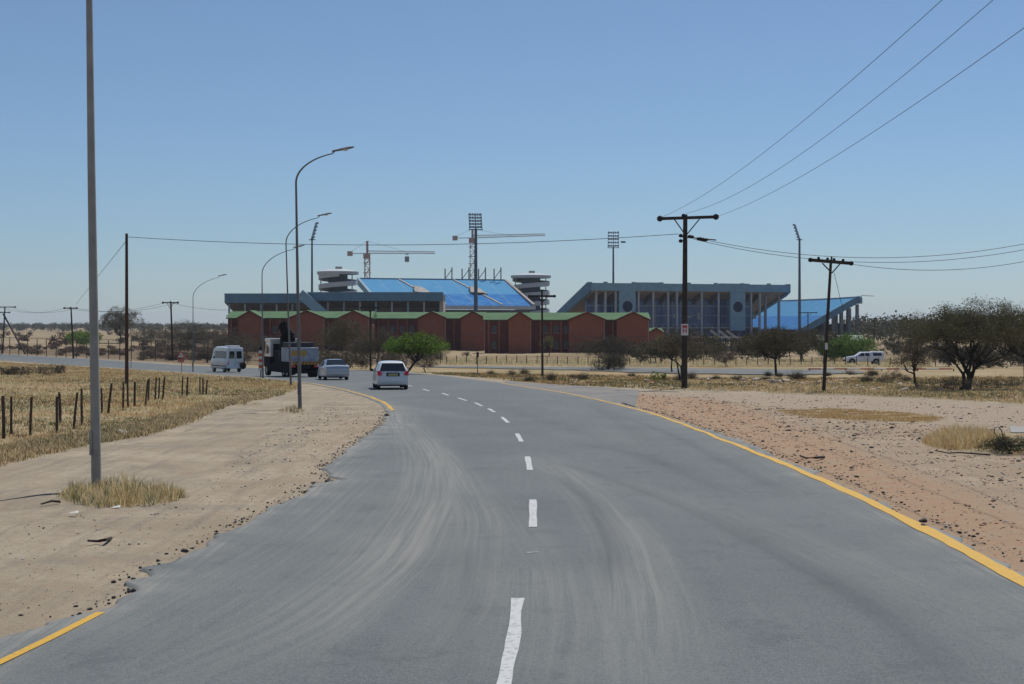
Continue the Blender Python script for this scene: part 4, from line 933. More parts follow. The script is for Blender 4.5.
def wheels(parent, ys_, w_, r, tw=.2):
    for y in ys_:
        for s in (-1, 1):
            x = s*(w_-tw/2+.01); t = MB().lathe([(r*.62, -tw/2), (r*.93, -tw/2), (r, -tw/2+.03), (r, tw/2-.03), (r*.93, tw/2), (r*.62, tw/2)], (x, y, r), 20, axis='x').build('tyre', TYRE, None, smooth=40)
            wt = thing('wheel', None, None, (0, 0, 0)); wt.parent = parent; t.parent = wt
            MB().lathe([(0, s*(tw/2-.05)), (r*.3, s*(tw/2-.03)), (r*.63, s*(tw/2-.02)), (r*.63, -s*tw/2)], (x, y, r), 16, axis='x').build('rim', RIM, wt, smooth=40)
            MB().lathe([(0, 0), (r*1.16, 0)], (x-s*.02+s*tw/2-s*.004, y, r), 20, axis='x').build('wheel_arch', TRIMB, parent) if False else None
def quadp(parent, name, m, pts, th=.02, nrm=Vector((0, -1, 0))):
    p = [Vector(v) for v in pts]; q = [v-nrm*th for v in p]
    return MB().add(p+q, [(0,1,2,3), (7,6,5,4), (0,4,5,1), (1,5,6,2), (2,6,7,3), (3,7,4,0)]).build(name, m, parent)
def mirror(parent, s, x, y, z, m):
    MB().cbox((s*(x+.10), y, z), (.18, .09, .14)).build('mirror', m, parent, bevel=.02)
WHT_P = paintm('white_car_paint', (.74, .75, .77))
# white hatchback
b = put(390, 84); b.z += .033
car = thing('hatchback', 'white hatchback driving away on the curve, largest of the vehicles', 'car', b, R(9))
ST = [(-2.13,.42,.80,.82,.74,.80,.74), (-2.08,.30,.93,.95,.82,.84,.78), (-2.02,.26,1.02,1.06,.84,.855,.74), (-1.72,.22,1.03,1.45,.86,.86,.62), (-1.45,.20,1.03,1.52,.865,.865,.62), (-.3,.18,1.0,1.545,.87,.87,.63), (.45,.18,.98,1.50,.87,.87,.62), (1.15,.18,.96,1.08,.87,.86,.66), (1.75,.2,.86,.90,.85,.82,.7), (2.05,.24,.72,.75,.76,.74,.66), (2.13,.35,.6,.62,.66,.66,.6)]
bd = body(ST, car, WHT_P)
quadp(car, 'rear_window', GLASS, [(-.70, -2.07, 1.03), (.70, -2.07, 1.03), (.57, -1.76, 1.45), (-.57, -1.76, 1.45)])
for s in (-1, 1):
    side_window(ST, s, -1.45, -.45, car); side_window(ST, s, -.38, .55, car, yb2=.42); mirror(car, s, .87, .55, 1.02, WHT_P if s > 0 else TRIMB)
    quadp(car, 'tail_light', TAIL, [(s*.58, -2.165, .80), (s*.83, -2.15, .78), (s*.86, -2.08, 1.05), (s*.66, -2.12, 1.03)][::s], th=.08)
quadp(car, 'number_plate', PLATE, [(-.26, -2.18, .78), (.26, -2.18, .78), (.26, -2.165, .89), (-.26, -2.165, .89)]); quadp(car, 'plate_recess', TRIMB, [(-.36, -2.15, .75), (.36, -2.15, .75), (.36, -2.13, .93), (-.36, -2.13, .93)])
quadp(car, 'badge_strip', CHR, [(-.3, -2.08, .96), (.3, -2.08, .96), (.3, -2.07, .985), (-.3, -2.07, .985)])
MB().cbox((0, -2.09, .58), (1.64, .16, .30)).build('bumper', WHT_P, car, bevel=.05); MB().cbox((0, -2.0, .30), (1.45, .14, .16)).build('lower_trim', TRIMB, car)
wheels(car, (-1.35, 1.30), .84, .31)
# silver sedan
b = put(333, 108); b.z += .033
car = thing('sedan', 'silver sedan between the truck and the white hatchback', 'car', b, R(15))
SIL = paintm('silver_car_paint', (.48, .50, .53), .4)
ST2 = [(-2.3,.42,.80,.82,.72,.76,.70), (-2.24,.28,.98,1.0,.82,.83,.76), (-2.1,.24,1.03,1.05,.84,.84,.74), (-1.65,.22,1.02,1.07,.86,.85,.7), (-1.0,.2,.98,1.40,.865,.86,.58), (-.5,.18,.97,1.46,.87,.87,.6), (.3,.18,.95,1.43,.87,.87,.6), (1.05,.18,.92,1.02,.87,.86,.66), (1.85,.2,.82,.86,.84,.82,.7), (2.2,.26,.68,.70,.74,.74,.64)]
body(ST2, car, SIL); quadp(car, 'rear_window', GLASS, [(-.72, -1.68, 1.09), (.72, -1.68, 1.09), (.58, -1.06, 1.44), (-.58, -1.06, 1.44)], nrm=Vector((0, -.5, .87)))
for s in (-1, 1):
    side_window(ST2, s, -1.0, -.25, car, ya2=-.85); side_window(ST2, s, -.18, .6, car, yb2=.38); mirror(car, s, .87, .6, .98, SIL)
    quadp(car, 'tail_light', TAIL, [(s*.52, -2.28, .82), (s*.80, -2.25, .80), (s*.80, -2.21, .97), (s*.52, -2.25, .97)][::s])
quadp(car, 'number_plate', mat('dim_plate', (.2, .17, .10), .6), [(-.26, -2.30, .80), (.26, -2.30, .80), (.26, -2.27, .92), (-.26, -2.27, .92)])
MB().cbox((0, -2.25, .56), (1.6, .16, .28)).build('bumper', SIL, car, bevel=.05); MB().cbox((0, -2.15, .28), (1.4, .14, .16)).build('lower_trim', TRIMB, car)
wheels(car, (-1.4, 1.35), .84, .31)
# minibus
b = put(226.5, 152); b.z += .033
bus = thing('minibus', 'white high-roofed minibus seen from behind, ahead of the truck', 'minibus', b, R(31))
bus.scale = (1, 1, 1.08)
BW = paintm('white_bus_paint', (.66, .68, .71))
ST3 = [(-2.5,.45,1.15,2.20,.80,.84,.74), (-2.44,.38,1.2,2.32,.84,.86,.76), (-1.2,.32,1.2,2.38,.86,.88,.78), (.8,.32,1.2,2.36,.86,.88,.78), (1.5,.32,1.15,2.2,.86,.88,.74), (2.05,.32,1.1,1.5,.86,.86,.74), (2.4,.36,.95,1.05,.82,.82,.72), (2.5,.45,.7,.75,.74,.74,.66)]
body(ST3, bus, BW)
for s in (-1, 1):
    quadp(bus, 'rear_window', GLASS, [(s*.10, -2.52, 1.28), (s*.68, -2.52, 1.28), (s*.62, -2.505, 1.95), (s*.10, -2.505, 1.95)][::s])
    for (ya, yb_) in ((-2.2, -1.3), (-1.2, -.3), (-.2, .7), (.8, 1.55)): side_window(ST3, s, ya, yb_, bus, .08, .72, yb2=yb_ if yb_ < 1 else 1.35)
    quadp(bus, 'tail_light', TAIL, [(s*.70, -2.52, .72), (s*.82, -2.50, .72), (s*.82, -2.49, 1.08), (s*.70, -2.51, 1.08)][::s]); mirror(bus, s, .88, 1.7, 1.35, TRIMB)
quadp(bus, 'door_seam', TRIMB, [(-.01, -2.512, .6), (.01, -2.512, .6), (.01, -2.505, 2.1), (-.01, -2.505, 2.1)]); quadp(bus, 'number_plate', PLATE, [(.18, -2.52, .84), (.58, -2.52, .84), (.58, -2.51, .96), (.18, -2.51, .96)])
MB().cbox((0, -2.52, .50), (1.7, .2, .22)).build('bumper', BW, bus, bevel=.04); MB().cbox((0, -1.6, 2.40), (1.1, 1.3, .14)).build('roof_hatch', BW, bus, bevel=.04)
quadp(bus, 'side_stripe', TRIMB, [(-.885, -2.3, .55), (-.885, 2.0, .55), (-.885, 2.0, .63), (-.885, -2.3, .63)], nrm=Vector((-1, 0, 0)))
MB().lathe([(0, -.1), (.3, -.1), (.33, .1), (0, .1)], (.72, -2.68, .62), 16, axis='y').build('spare_wheel', TYRE, bus)
wheels(bus, (-1.5, 1.45), .84, .33)
# crane truck
b = put(291, 121); b.z += .033
tk = thing('crane_truck', 'flatbed truck with white cab, black loader crane and pale orange-banded box at the rear', 'truck', b, R(23))
CABW = paintm('white_cab_paint', (.62, .63, .64)); BX = mat('pale_box_paint', (.36, .40, .47), .6, noise=.3); ORG = mat('orange_band', (.52, .30, .05), .6, noise=.2); BLK = mat('black_steel', (.016, .016, .018), .9, spec=.1)
MB().cbox((0, -.2, .85), (.9, 8.2, .28)).build('chassis', BLK, tk)
cab = MB().add([(-1.15, 2.1, .75), (1.15, 2.1, .75), (1.15, 4.1, .75), (-1.15, 4.1, .75), (-1.15, 2.1, 2.75), (1.15, 2.1, 2.75), (1.12, 3.75, 2.75), (-1.12, 3.75, 2.75), (-1.15, 4.1, 1.75), (1.15, 4.1, 1.75)],
               [(0,3,2,1), (4,5,6,7), (0,1,5,4), (1,2,9,6,5), (0,4,7,8,3), (2,3,8,9), (9,8,7,6)]).build('cab', CABW, tk, bevel=.06)
MB().box((-1.2, 2.0, 2.74), (1.2, 3.8, 3.02)).build('cab_roof', CABW, cab, bevel=.06)
for s in (-1, 1):
    quadp(cab, 'side_window', GLASS, [(s*1.165, 2.75, 1.75), (s*1.165, 3.85, 1.75), (s*1.15, 3.6, 2.5), (s*1.15, 2.75, 2.5)], nrm=Vector((s, 0, 0)))
    MB().bar((s*1.15, 3.9, 2.3), (s*1.5, 4.0, 2.3), .05).cbox((s*1.5, 4.0, 2.05), (.22, .1, .5)).build('mirror', TRIMB, cab)
quadp(cab, 'rear_window', GLASS, [(-.6, 2.085, 1.9), (.6, 2.085, 1.9), (.6, 2.085, 2.5), (-.6, 2.085, 2.5)])
cr = MB().cbox((0, 1.55, 1.5), (.9, .7, 1.1)).bar((0, 1.55, 1.9), (0, 1.55, 3.4), .5, .5).bar((0, 1.55, 3.3), (-.35, 1.3, 4.1), .5, .55).bar((-.35, 1.3, 4.1), (.35, .9, 3.2), .5, .5).bar((.35, .9, 3.2), (.2, 1.4, 2.3), .4, .45).cbox((0, 1.4, 2.7), (.95, .5, 1.0))
cr.build('loader_crane', BLK, tk, bevel=.04)
MB().lathe([(0, -.2), (.3, -.2), (.3, .2), (0, .2)], (-.3, 1.25, 4.1), 12, axis='y').build('crane_joint', BLK, tk)
MB().box((-1.2, .9, 1.0), (1.2, 1.02, 2.6)).build('headboard', BLK, tk)
MB().box((-1.22, -4.1, 1.05), (1.22, .9, 1.22)).build('flatbed', BLK, tk)
MB().box((-1.12, -.9, 1.24), (.4, .8, 2.1)).build('cargo', mat('dark_cargo', (.04, .038, .04), .8, noise=.5), tk)
bx = MB().box((-1.16, -4.0, 1.24), (1.16, -1.4, 2.35)).build('rear_box', BX, tk, bevel=.04)
MB().box((-1.1, -3.6, 2.37), (.9, -1.6, 2.75)).build('tarpaulin', mat('dark_tarp', (.03, .035, .045), .7), bx, bevel=.06)
quadp(bx, 'orange_panel', ORG, [(-1.0, -4.02, 1.72), (.18, -4.02, 1.72), (.18, -4.02, 2.12), (-1.0, -4.02, 2.12)])
ch = thing('chevron_board', None, None); ch.parent = tk
MB().box((-1.15, -4.16, 1.03), (1.15, -4.125, 1.28)).build('board', ORG, ch)
for i in range(8):
    x = -1.1+i*.28; quadp(ch, 'chevron_stripe', mat('chevron_dark', (.20, .06, .03), .6) if i == 0 else bpy.data.materials['chevron_dark'], [(x, -4.168, 1.04), (x+.12, -4.168, 1.04), (x+.24, -4.168, 1.27), (x+.12, -4.168, 1.27)], th=.005)
for s in (-1, 1): quadp(tk, 'tail_light', TAIL, [(s*.75, -4.175, .84), (s*1.1, -4.175, .84), (s*1.1, -4.175, .98), (s*.75, -4.175, .98)][::s])
quadp(tk, 'corner_marker', mat('marker_pink', (.55, .28, .27), .6), [(-1.22, -4.17, 1.0), (-.95, -4.17, 1.0), (-.95, -4.17, 1.5), (-1.22, -4.17, 1.5)])
MB().box((-1.18, 2.04, .70), (1.18, 4.13, 1.55)).build('cab_lower', BLK, tk)
MB().box((-1.1, -1.3, 1.24), (1.1, -.95, 2.75)).cbox((-.7, -.2, 2.2), (.5, .8, .6)).build('load_rack', BLK, tk)
for s in (-1, 1):
    MB().box((s*1.15-.06, -3.9, .38), (s*1.15+.04, 2.6, 1.02)).build('side_skirt', BLK, tk)
for y in (-.5, .5): MB().box((-1.3, y-.02, 1.2), (-1.22, y+.06, 2.0)).build('stake', BLK, tk)
MB().box((-1.15, -4.1, .35), (1.15, -4.0, .60)).build('underrun_bar', BLK, tk)
wheels(tk, (-3.2, -2.1, 3.3), 1.18, .50, .32)
# white pickup parked side-on
b = put(863.5, 206)
pk = thing('pickup', 'white double-cab pickup with canopy parked side-on by the round green bush', 'pickup', b, R(86))
PK = paintm('white_pickup_paint', (.76, .77, .78))
ST4 = [(-2.6,.55,1.1,1.66,.80,.84,.66), (-2.52,.5,1.12,1.78,.84,.86,.70), (-1.0,.42,1.12,1.80,.86,.87,.70), (-.9,.42,1.12,1.74,.86,.87,.66), (.5,.42,1.12,1.72,.86,.87,.64), (1.2,.42,1.1,1.22,.86,.86,.66), (2.2,.45,1.02,1.07,.86,.84,.7), (2.5,.5,.9,.92,.80,.78,.7), (2.6,.55,.75,.77,.7,.7,.65)]
body(ST4, pk, PK)
for s in (-1, 1):
    side_window(ST4, s, -2.3, -1.15, pk, .15, .85); side_window(ST4, s, -.75, -.1, pk, .1, .9, ya2=-.6); side_window(ST4, s, 0, .72, pk, .1, .9, yb2=.45); mirror(pk, s, .87, .75, 1.2, TRIMB)
    quadp(pk, 'door_seam', TRIMB, [(s*.885, -.06, .6), (s*.885, -.04, .6), (s*.885, -.04, 1.1), (s*.885, -.06, 1.1)], nrm=Vector((s, 0, 0)))
    for y in (-.6, .12): MB().cbox((s*.89, y, .98), (.03, .16, .035)).build('door_handle', CHR, pk)
    quadp(pk, 'headlight', mat('headlight_glass', (.5, .52, .55), .15) if s < 0 else bpy.data.materials['headlight_glass'], [(s*.5, 2.62, .78), (s*.76, 2.55, .78), (s*.76, 2.5, .93), (s*.5, 2.58, .93)], nrm=Vector((0, 1, 0)))
MB().cbox((0, 2.6, .56), (1.6, .2, .22)).build('bumper', TRIMB, pk, bevel=.04); MB().cbox((0, -2.65, .60), (1.6, .14, .16)).build('bumper', CHR, pk, bevel=.04)
for s in (-1, 1):
    for y in (-1.55, 1.65): MB().lathe([(0, s*.0), (.46, 0)], (s*.876, y, .42), 20, axis='x').build('wheel_arch', TRIMB, pk)
wheels(pk, (-1.55, 1.65), .90, .38, .24)
# ================================================================ trees and scrub
def leafm(name, col, isl=.35, tr=.3): return mat(name, col, .75, island=isl, trans=tr, spec=.2)
BARK = mat('acacia_bark', (.050, .040, .033), .9, noise=.4, nscale=5, bump=.5, bscale=14)
BARKG = mat('grey_bark', (.11, .095, .08), .9, noise=.3, nscale=5)
TWG = mat('grey_twigs', (.12, .095, .07), .9, island=.3); TWD = mat('dark_twigs', (.085, .070, .050), .9, island=.3); TWP = mat('pale_twigs', (.16, .14, .11), .9, island=.25)
LG = leafm('fresh_leaves', (.13, .22, .028), .4, .4); LO = leafm('olive_leaves', (.105, .098, .042), .45, .35); LD = leafm('dusky_leaves', (.090, .080, .048), .45, .3); LY = leafm('yellow_leaves', (.16, .16, .045), .35, .35)
def crown_mesh(cp, r, rng, ntw, ltw, wtw, nlf, slf, up=.35):
    """cp cluster points (n,3); returns V, F, mi for twigs (0) and leaves (1), all triangles"""
    n = len(cp)
    b = np.repeat(cp, ntw, 0)+np.clip(rng.normal(0, r*.35, (n*ntw, 3)), -r*.6, r*.6); d = rng.normal(0, 1, b.shape); d[:, 2] = d[:, 2]*.7+up; d /= np.linalg.norm(d, axis=1)[:, None]
    s = np.cross(d, rng.normal(0, 1, d.shape)); s /= np.linalg.norm(s, axis=1)[:, None]; L_ = ltw*rng.uniform(.5, 1.2, (len(b), 1))
    kink = rng.normal(0, .16, d.shape)*L_
    a0, a1, mid, tip = b-s*wtw/2, b+s*wtw/2, b+d*L_*.5+kink, b+d*L_
    V1 = np.stack([a0, a1, mid, mid-s*wtw*.3, mid+s*wtw*.3, tip], 1).reshape(-1, 3); i = np.arange(len(b))[:, None]*6
    F1 = np.concatenate([i+np.array([[0, 1, 2]]), i+np.array([[3, 4, 5]])])
    c = np.repeat(cp, nlf, 0)+np.clip(rng.normal(0, r*.55, (n*nlf, 3)), -r*.9, r*.9); u = rng.normal(0, 1, c.shape); u /= np.linalg.norm(u, axis=1)[:, None]
    v = np.cross(u, rng.normal(0, 1, c.shape)); v /= np.linalg.norm(v, axis=1)[:, None]; z = slf*rng.uniform(.5, 1.3, (len(c), 1))
    V2 = np.stack([c-u*z, c+u*z*.2-v*z*.6, c+u*z+v*z*.2, c-u*z, c+u*z+v*z*.2, c+v*z*.7], 1).reshape(-1, 3); j = np.arange(len(c)*2)[:, None]*3
    F2 = j+np.array([[0, 1, 2]])+len(V1)
    return np.concatenate([V1, V2]), np.concatenate([F1, F2]), np.concatenate([np.zeros(len(F1)), np.ones(len(F2))])
def tree(name, label, cat, base, H, W, cb, lobes, twig, leaf, bark=BARK, seed=1, stems=1, r0=.16, ncl=260, ntw=10, ltw=.55, wtw=.03, nlf=6, slf=.07, group=None, flat=.55, off=0, lean=0, fork=.25, depth=None, spread=1, under=.0):
    rng = np.random.default_rng(seed); t = thing(name, label, cat, base, 0, group); depth = depth or W*.85
    C0 = []
    for k in range(lobes):
        a = 2*math.pi*k/lobes+rng.uniform(-.4, .4); rr = 0 if k == 0 and lobes > 3 else rng.uniform(.45, .72)
        x = math.cos(a)*rr*W/2+off; y = math.sin(a)*rr*depth/2
        h = H*(cb+(1-cb)*(.62-.30*rr**2*2+rng.uniform(-.06, .06))); C0.append((x, y, h, rng.uniform(.34, .46)*W*(1.25 if lobes < 4 else 1), (1-cb)*H*rng.uniform(.30, .42)))
    pts, own = [], []
    for k, (x, y, h, rw, rh) in enumerate(C0):
        m = ncl//lobes; q = rng.normal(0, 1, (m, 3)); q /= np.linalg.norm(q, axis=1)[:, None]; q *= rng.uniform(.35, 1, (m, 1))**.6
        q[:, 2] = np.where(q[:, 2] < 0, q[:, 2]*flat, q[:, 2])
        p = np.stack([x+q[:, 0]*rw*spread, y+q[:, 1]*rw*depth/W, h+q[:, 2]*rh], 1); pts.append(p); own += [k]*m
    pts = np.concatenate(pts); pts[:, 2] = np.clip(pts[:, 2], H*.08, H); own = np.array(own)
    keep = rng.uniform(0, 1, len(pts)) < np.clip(.75+.6*fbm(pts[:, 0]*1.3+pts[:, 2], pts[:, 1]*1.3+pts[:, 2]*1.7, 1.4/max(W/7, .5), seed), .1, 1); pts, own = pts[keep], own[keep]
    tb = MB()
    for s_ in range(stems):
        mine = [k for k in range(lobes) if k % stems == s_]
        if not mine: continue
        cx = np.mean([C0[k][0] for k in mine]); cy = np.mean([C0[k][1] for k in mine]); fk = np.array([cx*.38+lean*.5+rng.uniform(-.1, .1), cy*.3, H*fork*rng.uniform(.85, 1.2)])
        b0 = np.array([rng.uniform(-.12, .12)*(stems > 1)*(2 if W < 5.9 or H < 5 else 3.5), rng.uniform(-.1, .1), -.15])
        r_ = r0*(1 if stems == 1 else .72); mid = (b0+fk)/2+rng.normal(0, .06*H*.3, 3)*[1, 1, 0]
        tb.tube([b0, b0+[0, 0, .15], mid, fk], [r_*1.35, r_*1.05, r_*.9, r_*.78], 8)
        for k in mine:
            c = np.array(C0[k][:3]); c[2] -= C0[k][4]*.25; m1 = fk+(c-fk)*.45+np.array([0, 0, -.06*H])+rng.normal(0, .05*W, 3)*[1, 1, .3]; m2 = fk+(c-fk)*.78+rng.normal(0, .03*W, 3)
            tb.tube([fk-[0, 0, .05], m1, m2, c], [r_*.62, r_*.44, r_*.28, r_*.12], 6)
            sub = pts[own == k]; st_ = max(1, len(sub)//16)
            for p in sub[::st_]:
                src = m1 if rng.uniform() < .4 else (m2 if rng.uniform() < .6 else c)
                tb.tube([src, src+(p-src)*.5+rng.normal(0, .05*W*.5, 3), p], [r_*.2, r_*.12, r_*.05], 4, cap=False)
    tb.build('trunk', bark, t, smooth=60)
    r = W/lobes**.5*.16
    Vv, Ff, mi = crown_mesh(pts, r, rng, ntw, ltw, wtw, nlf, slf)
    Vv[:, 2] = np.maximum(Vv[:, 2], .02)
    np_mesh('crown', Vv, Ff, [twig, leaf], t, mi=mi)
    return t
# -- big umbrella thorn and neighbours on the right
tree('acacia_tree', 'largest dark umbrella-shaped acacia at the right edge, with several spreading trunks', 'tree', put(966, 84), 5.1, 6.3, .40, 8, TWD, LO, seed=12, stems=3, r0=.17, ncl=1400, ntw=12, ltw=.26, wtw=.022, nlf=27, slf=.040, off=.75, fork=.15, depth=5.0, flat=.45)
tree('acacia_tree', 'dark acacia cut by the right edge, beyond the largest one', 'tree', put(1026, 93), 5.1, 4.8, .32, 6, TWD, LO, seed=13, stems=1, r0=.14, ncl=620, ntw=12, ltw=.36, wtw=.025, nlf=18, slf=.043, fork=.3)
tree('thorn_tree', 'small sparse grey-brown thorn tree just left of the largest acacia', 'tree', put(917.5, 88), 3.3, 2.7, .30, 4, TWG, LD, seed=14, stems=1, r0=.08, ncl=230, ntw=10, wtw=.02, nlf=3, slf=.045, fork=.3)
tree('thorn_tree', 'rounded brown thorn tree on one short trunk, between the two utility poles', 'tree', put(776, 128), 4.2, 4.9, .40, 6, TWD, LO, seed=15, stems=1, r0=.11, ncl=620, ntw=13, wtw=.028, nlf=8, slf=.06, fork=.34)
tree('thorn_tree', 'bare-stemmed thorn tree directly behind the thick utility pole', 'tree', put(683, 104), 3.7, 4.2, .46, 5, TWG, LD, seed=16, stems=3, r0=.085, ncl=330, ntw=11, wtw=.022, nlf=4, slf=.05, fork=.3)
tree('leafy_shrub', 'yellow-green leafy tree top showing left of the thick utility pole', 'tree', put(672, 150), 4.1, 3.2, .35, 4, TWG, LY, seed=17, stems=1, r0=.08, ncl=240, ntw=6, nlf=12, slf=.08)
tree('thorn_tree', 'spreading dark thorn tree in front of the three-gabled brick block', 'tree', put(609, 168), 3.9, 7.0, .22, 7, TWD, LD, seed=18, stems=3, r0=.12, ncl=560, ntw=12, ltw=.6, wtw=.035, nlf=7, slf=.07, fork=.25, flat=.7)
tree('thorn_shrub', 'low dark bush at the foot of the spreading thorn tree', 'shrub', put(614, 160), 1.9, 3.6, .05, 4, TWD, LD, seed=19, stems=2, r0=.05, ncl=240, ntw=12, wtw=.035, nlf=8, slf=.07, flat=1)
tree('leafy_tree', 'bright green leafy tree on a leaning trunk behind the white hatchback', 'tree', put(405, 136), 3.9, 4.9, .40, 6, TWD, LG, seed=20, stems=1, r0=.12, ncl=560, ntw=7, wtw=.03, nlf=24, slf=.075, off=1.2, lean=1.1, fork=.35)
tree('thorn_shrub', 'grey-brown thicket drooping beneath the right side of the bright green tree', 'shrub', put(424, 150), 2.6, 3.6, .1, 4, TWG, LD, seed=21, stems=2, r0=.05, ncl=200, ntw=12, wtw=.03, nlf=4, slf=.06)
tree('thorn_tree', 'grey leafless thorn tree against the brick wall left of the bright green tree', 'tree', put(378, 165), 4.9, 5.6, .2, 5, TWG, LD, bark=BARKG, seed=22, stems=2, r0=.1, ncl=460, ntw=12, wtw=.035, nlf=9, slf=.07)
tree('thorn_tree', 'rounded grey-brown thorn tree against the brick wall behind the silver sedan', 'tree', put(346, 190), 6.4, 6.6, .2, 6, TWG, LO, bark=BARKG, seed=23, stems=2, r0=.12, ncl=560, ntw=12, wtw=.04, nlf=11, slf=.08)
tree('leafy_bush', 'big round dark green bush left of and behind the white pickup', 'shrub', put(851, 225), 4.4, 7.4, .05, 7, TWD, leafm('bush_leaves', (.11, .20, .035), .4, .3), seed=24, stems=3, r0=.1, ncl=760, ntw=6, nlf=22, slf=.11, wtw=.04, flat=1)
tree('thorn_tree', 'wide brown thicket-like tree in front of the right end of the grandstand', 'tree', put(802, 225), 5.6, 7.6, .15, 7, TWD, LO, seed=25, stems=3, r0=.12, ncl=640, ntw=13, ltw=.8, wtw=.05, nlf=9, slf=.1, flat=1)
tree('thorn_shrub', 'loose brown shrub below the open shed frame', 'shrub', put(727, 185), 2.4, 3.6, .05, 4, TWG, LD, seed=26, stems=2, r0=.05, ncl=160, ntw=11, wtw=.04, nlf=3, slf=.07)
tree('young_tree', 'slim pale green tree in the dark recess of the three-gabled block', 'tree', put(549, 262), 3.9, 2.6, .3, 4, TWG, LY, seed=27, stems=1, r0=.08, ncl=120, ntw=6, nlf=8, slf=.1, wtw=.04)
tree('round_tree', 'tall rounded olive tree on the skyline at left, beside the plain pole', 'tree', put(121, 420), 10.6, 9.5, .25, 6, TWP, leafm('dusty_leaves', (.15, .14, .08), .3, .3), seed=28, stems=1, r0=.22, ncl=420, ntw=10, ltw=1.0, wtw=.09, nlf=10, slf=.17)
tree('leafy_bush', 'bright green low bush far left between the poles', 'shrub', put(84, 380), 4.2, 8.4, .05, 5, TWG, LG, seed=29, stems=2, r0=.08, ncl=240, ntw=5, nlf=18, slf=.2, wtw=.06, flat=1)
def bush(label, px, Yd, H, W, seed, tw=TWG, lf=LD, nlf=6, n=260, **k):
    s = Yd/F
    return tree('thorn_bush', label, 'shrub', put(px, Yd), H, W, k.pop('cb', .08), 5, tw, lf, seed=seed, stems=2, r0=.08, ncl=n, ntw=11, ltw=.12*W, wtw=max(.03, .45*s*.5), nlf=nlf, slf=max(.05, .5*s*.8), flat=1, **k)
bush('pale grey rounded bush on the skyline right of the braced wooden pole', 182, 345, 6.6, 9, 340, TWP, LO, 6, 300)
bush('dusky broad bush behind the farthest street lamp', 205, 320, 5.6, 10, 341, TWG, LO, 7, 340)
bush('grey bush on the skyline between the round olive tree and the braced pole', 152, 360, 5.6, 9, 342, TWP, LO, 6, 300)
bush('low brown thicket left of the leftmost brick gable', 222, 300, 5.0, 8, 343, TWG, LD, 7, 300)
bush('dark rounded thorn bush behind the braced wooden pole, the wider one', 190, 268, 5.2, 8.2, 40, TWD, LD, 8, 420)
bush('grey thorn bush just left of the brick blocks, behind the minibus', 236, 240, 4.9, 7.5, 41, TWG, LO, 7, 380)
bush('low dark bush touching the left side of the minibus', 207, 214, 2.3, 2.6, 42, TWD, LD, 6, 160)
bush('grey-green bush in front of the leftmost gable', 268, 235, 4.3, 7.5, 43, TWG, LO, 8, 360)
bush('sparse brown bush on the field left of the three-gabled block', 467, 265, 1.0, 1.6, 44, TWG, LD, 4, 60)
for px, Yd, H, W, s, m in [(655, 108, .65, .75, 50, LG), (664, 110, .55, .5, 51, LG)]:
    tree('green_shrub', 'round bright green shrub left of the thick utility pole, the %s of the pair' % ('larger' if s == 50 else 'smaller'), 'shrub', put(px, Yd), H, W, .02, 4, TWG, m, seed=s, stems=1, r0=.02, ncl=90, ntw=4, ltw=.12, wtw=.012, nlf=16, slf=.03, flat=1)
tree('dry_shrub', 'dark dry undergrowth heaped round the foot of the largest acacia', 'shrub', put(955, 80), .8, 3.6, .02, 6, TWD, LD, seed=52, stems=3, r0=.02, ncl=160, ntw=12, ltw=.3, wtw=.018, nlf=4, slf=.04, flat=1, depth=1.6)
tree('dry_shrub', 'dark dry undergrowth in the shade right of the largest acacia', 'shrub', put(1000, 84), .7, 3.6, .02, 6, TWD, LD, seed=53, stems=3, r0=.02, ncl=110, ntw=12, ltw=.3, wtw=.018, nlf=4, slf=.04, flat=1, depth=1.6)
tree('dry_shrub', 'grey tangle of branches low on the rubble near the small thorn tree', 'shrub', put(893, 98), .9, 1.6, .02, 4, TWG, LD, seed=54, stems=2, r0=.02, ncl=110, ntw=11, ltw=.3, wtw=.02, nlf=3, slf=.04, flat=1)
for i_, (px_, py_, lb_) in enumerate([(9, 376, 'grey tussock low in the grass at the left edge, first of the dark tufts'), (22, 376, 'pair-like grey tussock in the grass left of the nearest lamp pole'), (47, 376.5, 'widest dark tussock in the grass left of the nearest lamp pole'), (60, 374, 'small dark tussock in the grass, closest to the nearest lamp pole')]):
    b_ = at(px_, py_); tree('tussock', lb_, 'shrub', b_, .9, [1.7, 2.2, 2.6, 1.2][i_], .02, 4, TWG, LD, seed=300+i_, stems=1, r0=.02, ncl=80, ntw=9, ltw=.3, wtw=.03, nlf=6, slf=.06, flat=1)
# -- scrub copies
def protos(n, lab, grp, tw, lf, nlf, seed, H=1.6, W=3.0, nc=130, wt=.07, sl=.11):
    return [tree('scrub_bush', lab, 'shrub', (0, 0, -50), H, W, .03, 4, tw, lf, seed=seed+i, stems=2, r0=.05, ncl=nc, ntw=9, ltw=.5, wtw=wt, nlf=nlf, slf=sl, group=grp, flat=1) for i in range(n)]
rs = random.Random(77)
def scatter(pr, spots):
    for i, (p, sc, rz) in enumerate(spots):
        o = pr[i % len(pr)] if i < len(pr) else copy_tree(pr[i % len(pr)])
        o.location = p; o.scale = (sc*rs.uniform(.9, 1.3), sc, sc*rs.uniform(.8, 1.15)); o.rotation_euler = (0, 0, rz)
sp1 = []
while len(sp1) < 110:
    px = rs.uniform(-60, 235); Yd = rs.uniform(225, 330)
    x = (px-HX)/F*Yd
    if x > xr(Yd)+5: sp1.append((put(px, Yd), rs.uniform(.35, .95), rs.uniform(0, 6)))
scatter(protos(5, 'low grey-brown bush in the scrub behind the tall game fence at left', 'scrub behind the game fence', mat('scrub_twigs', (.22, .165, .12), .9, island=.35), leafm('red_leaves', (.19, .13, .085), .45, .2), 5, 100), sp1)
sp2 = []
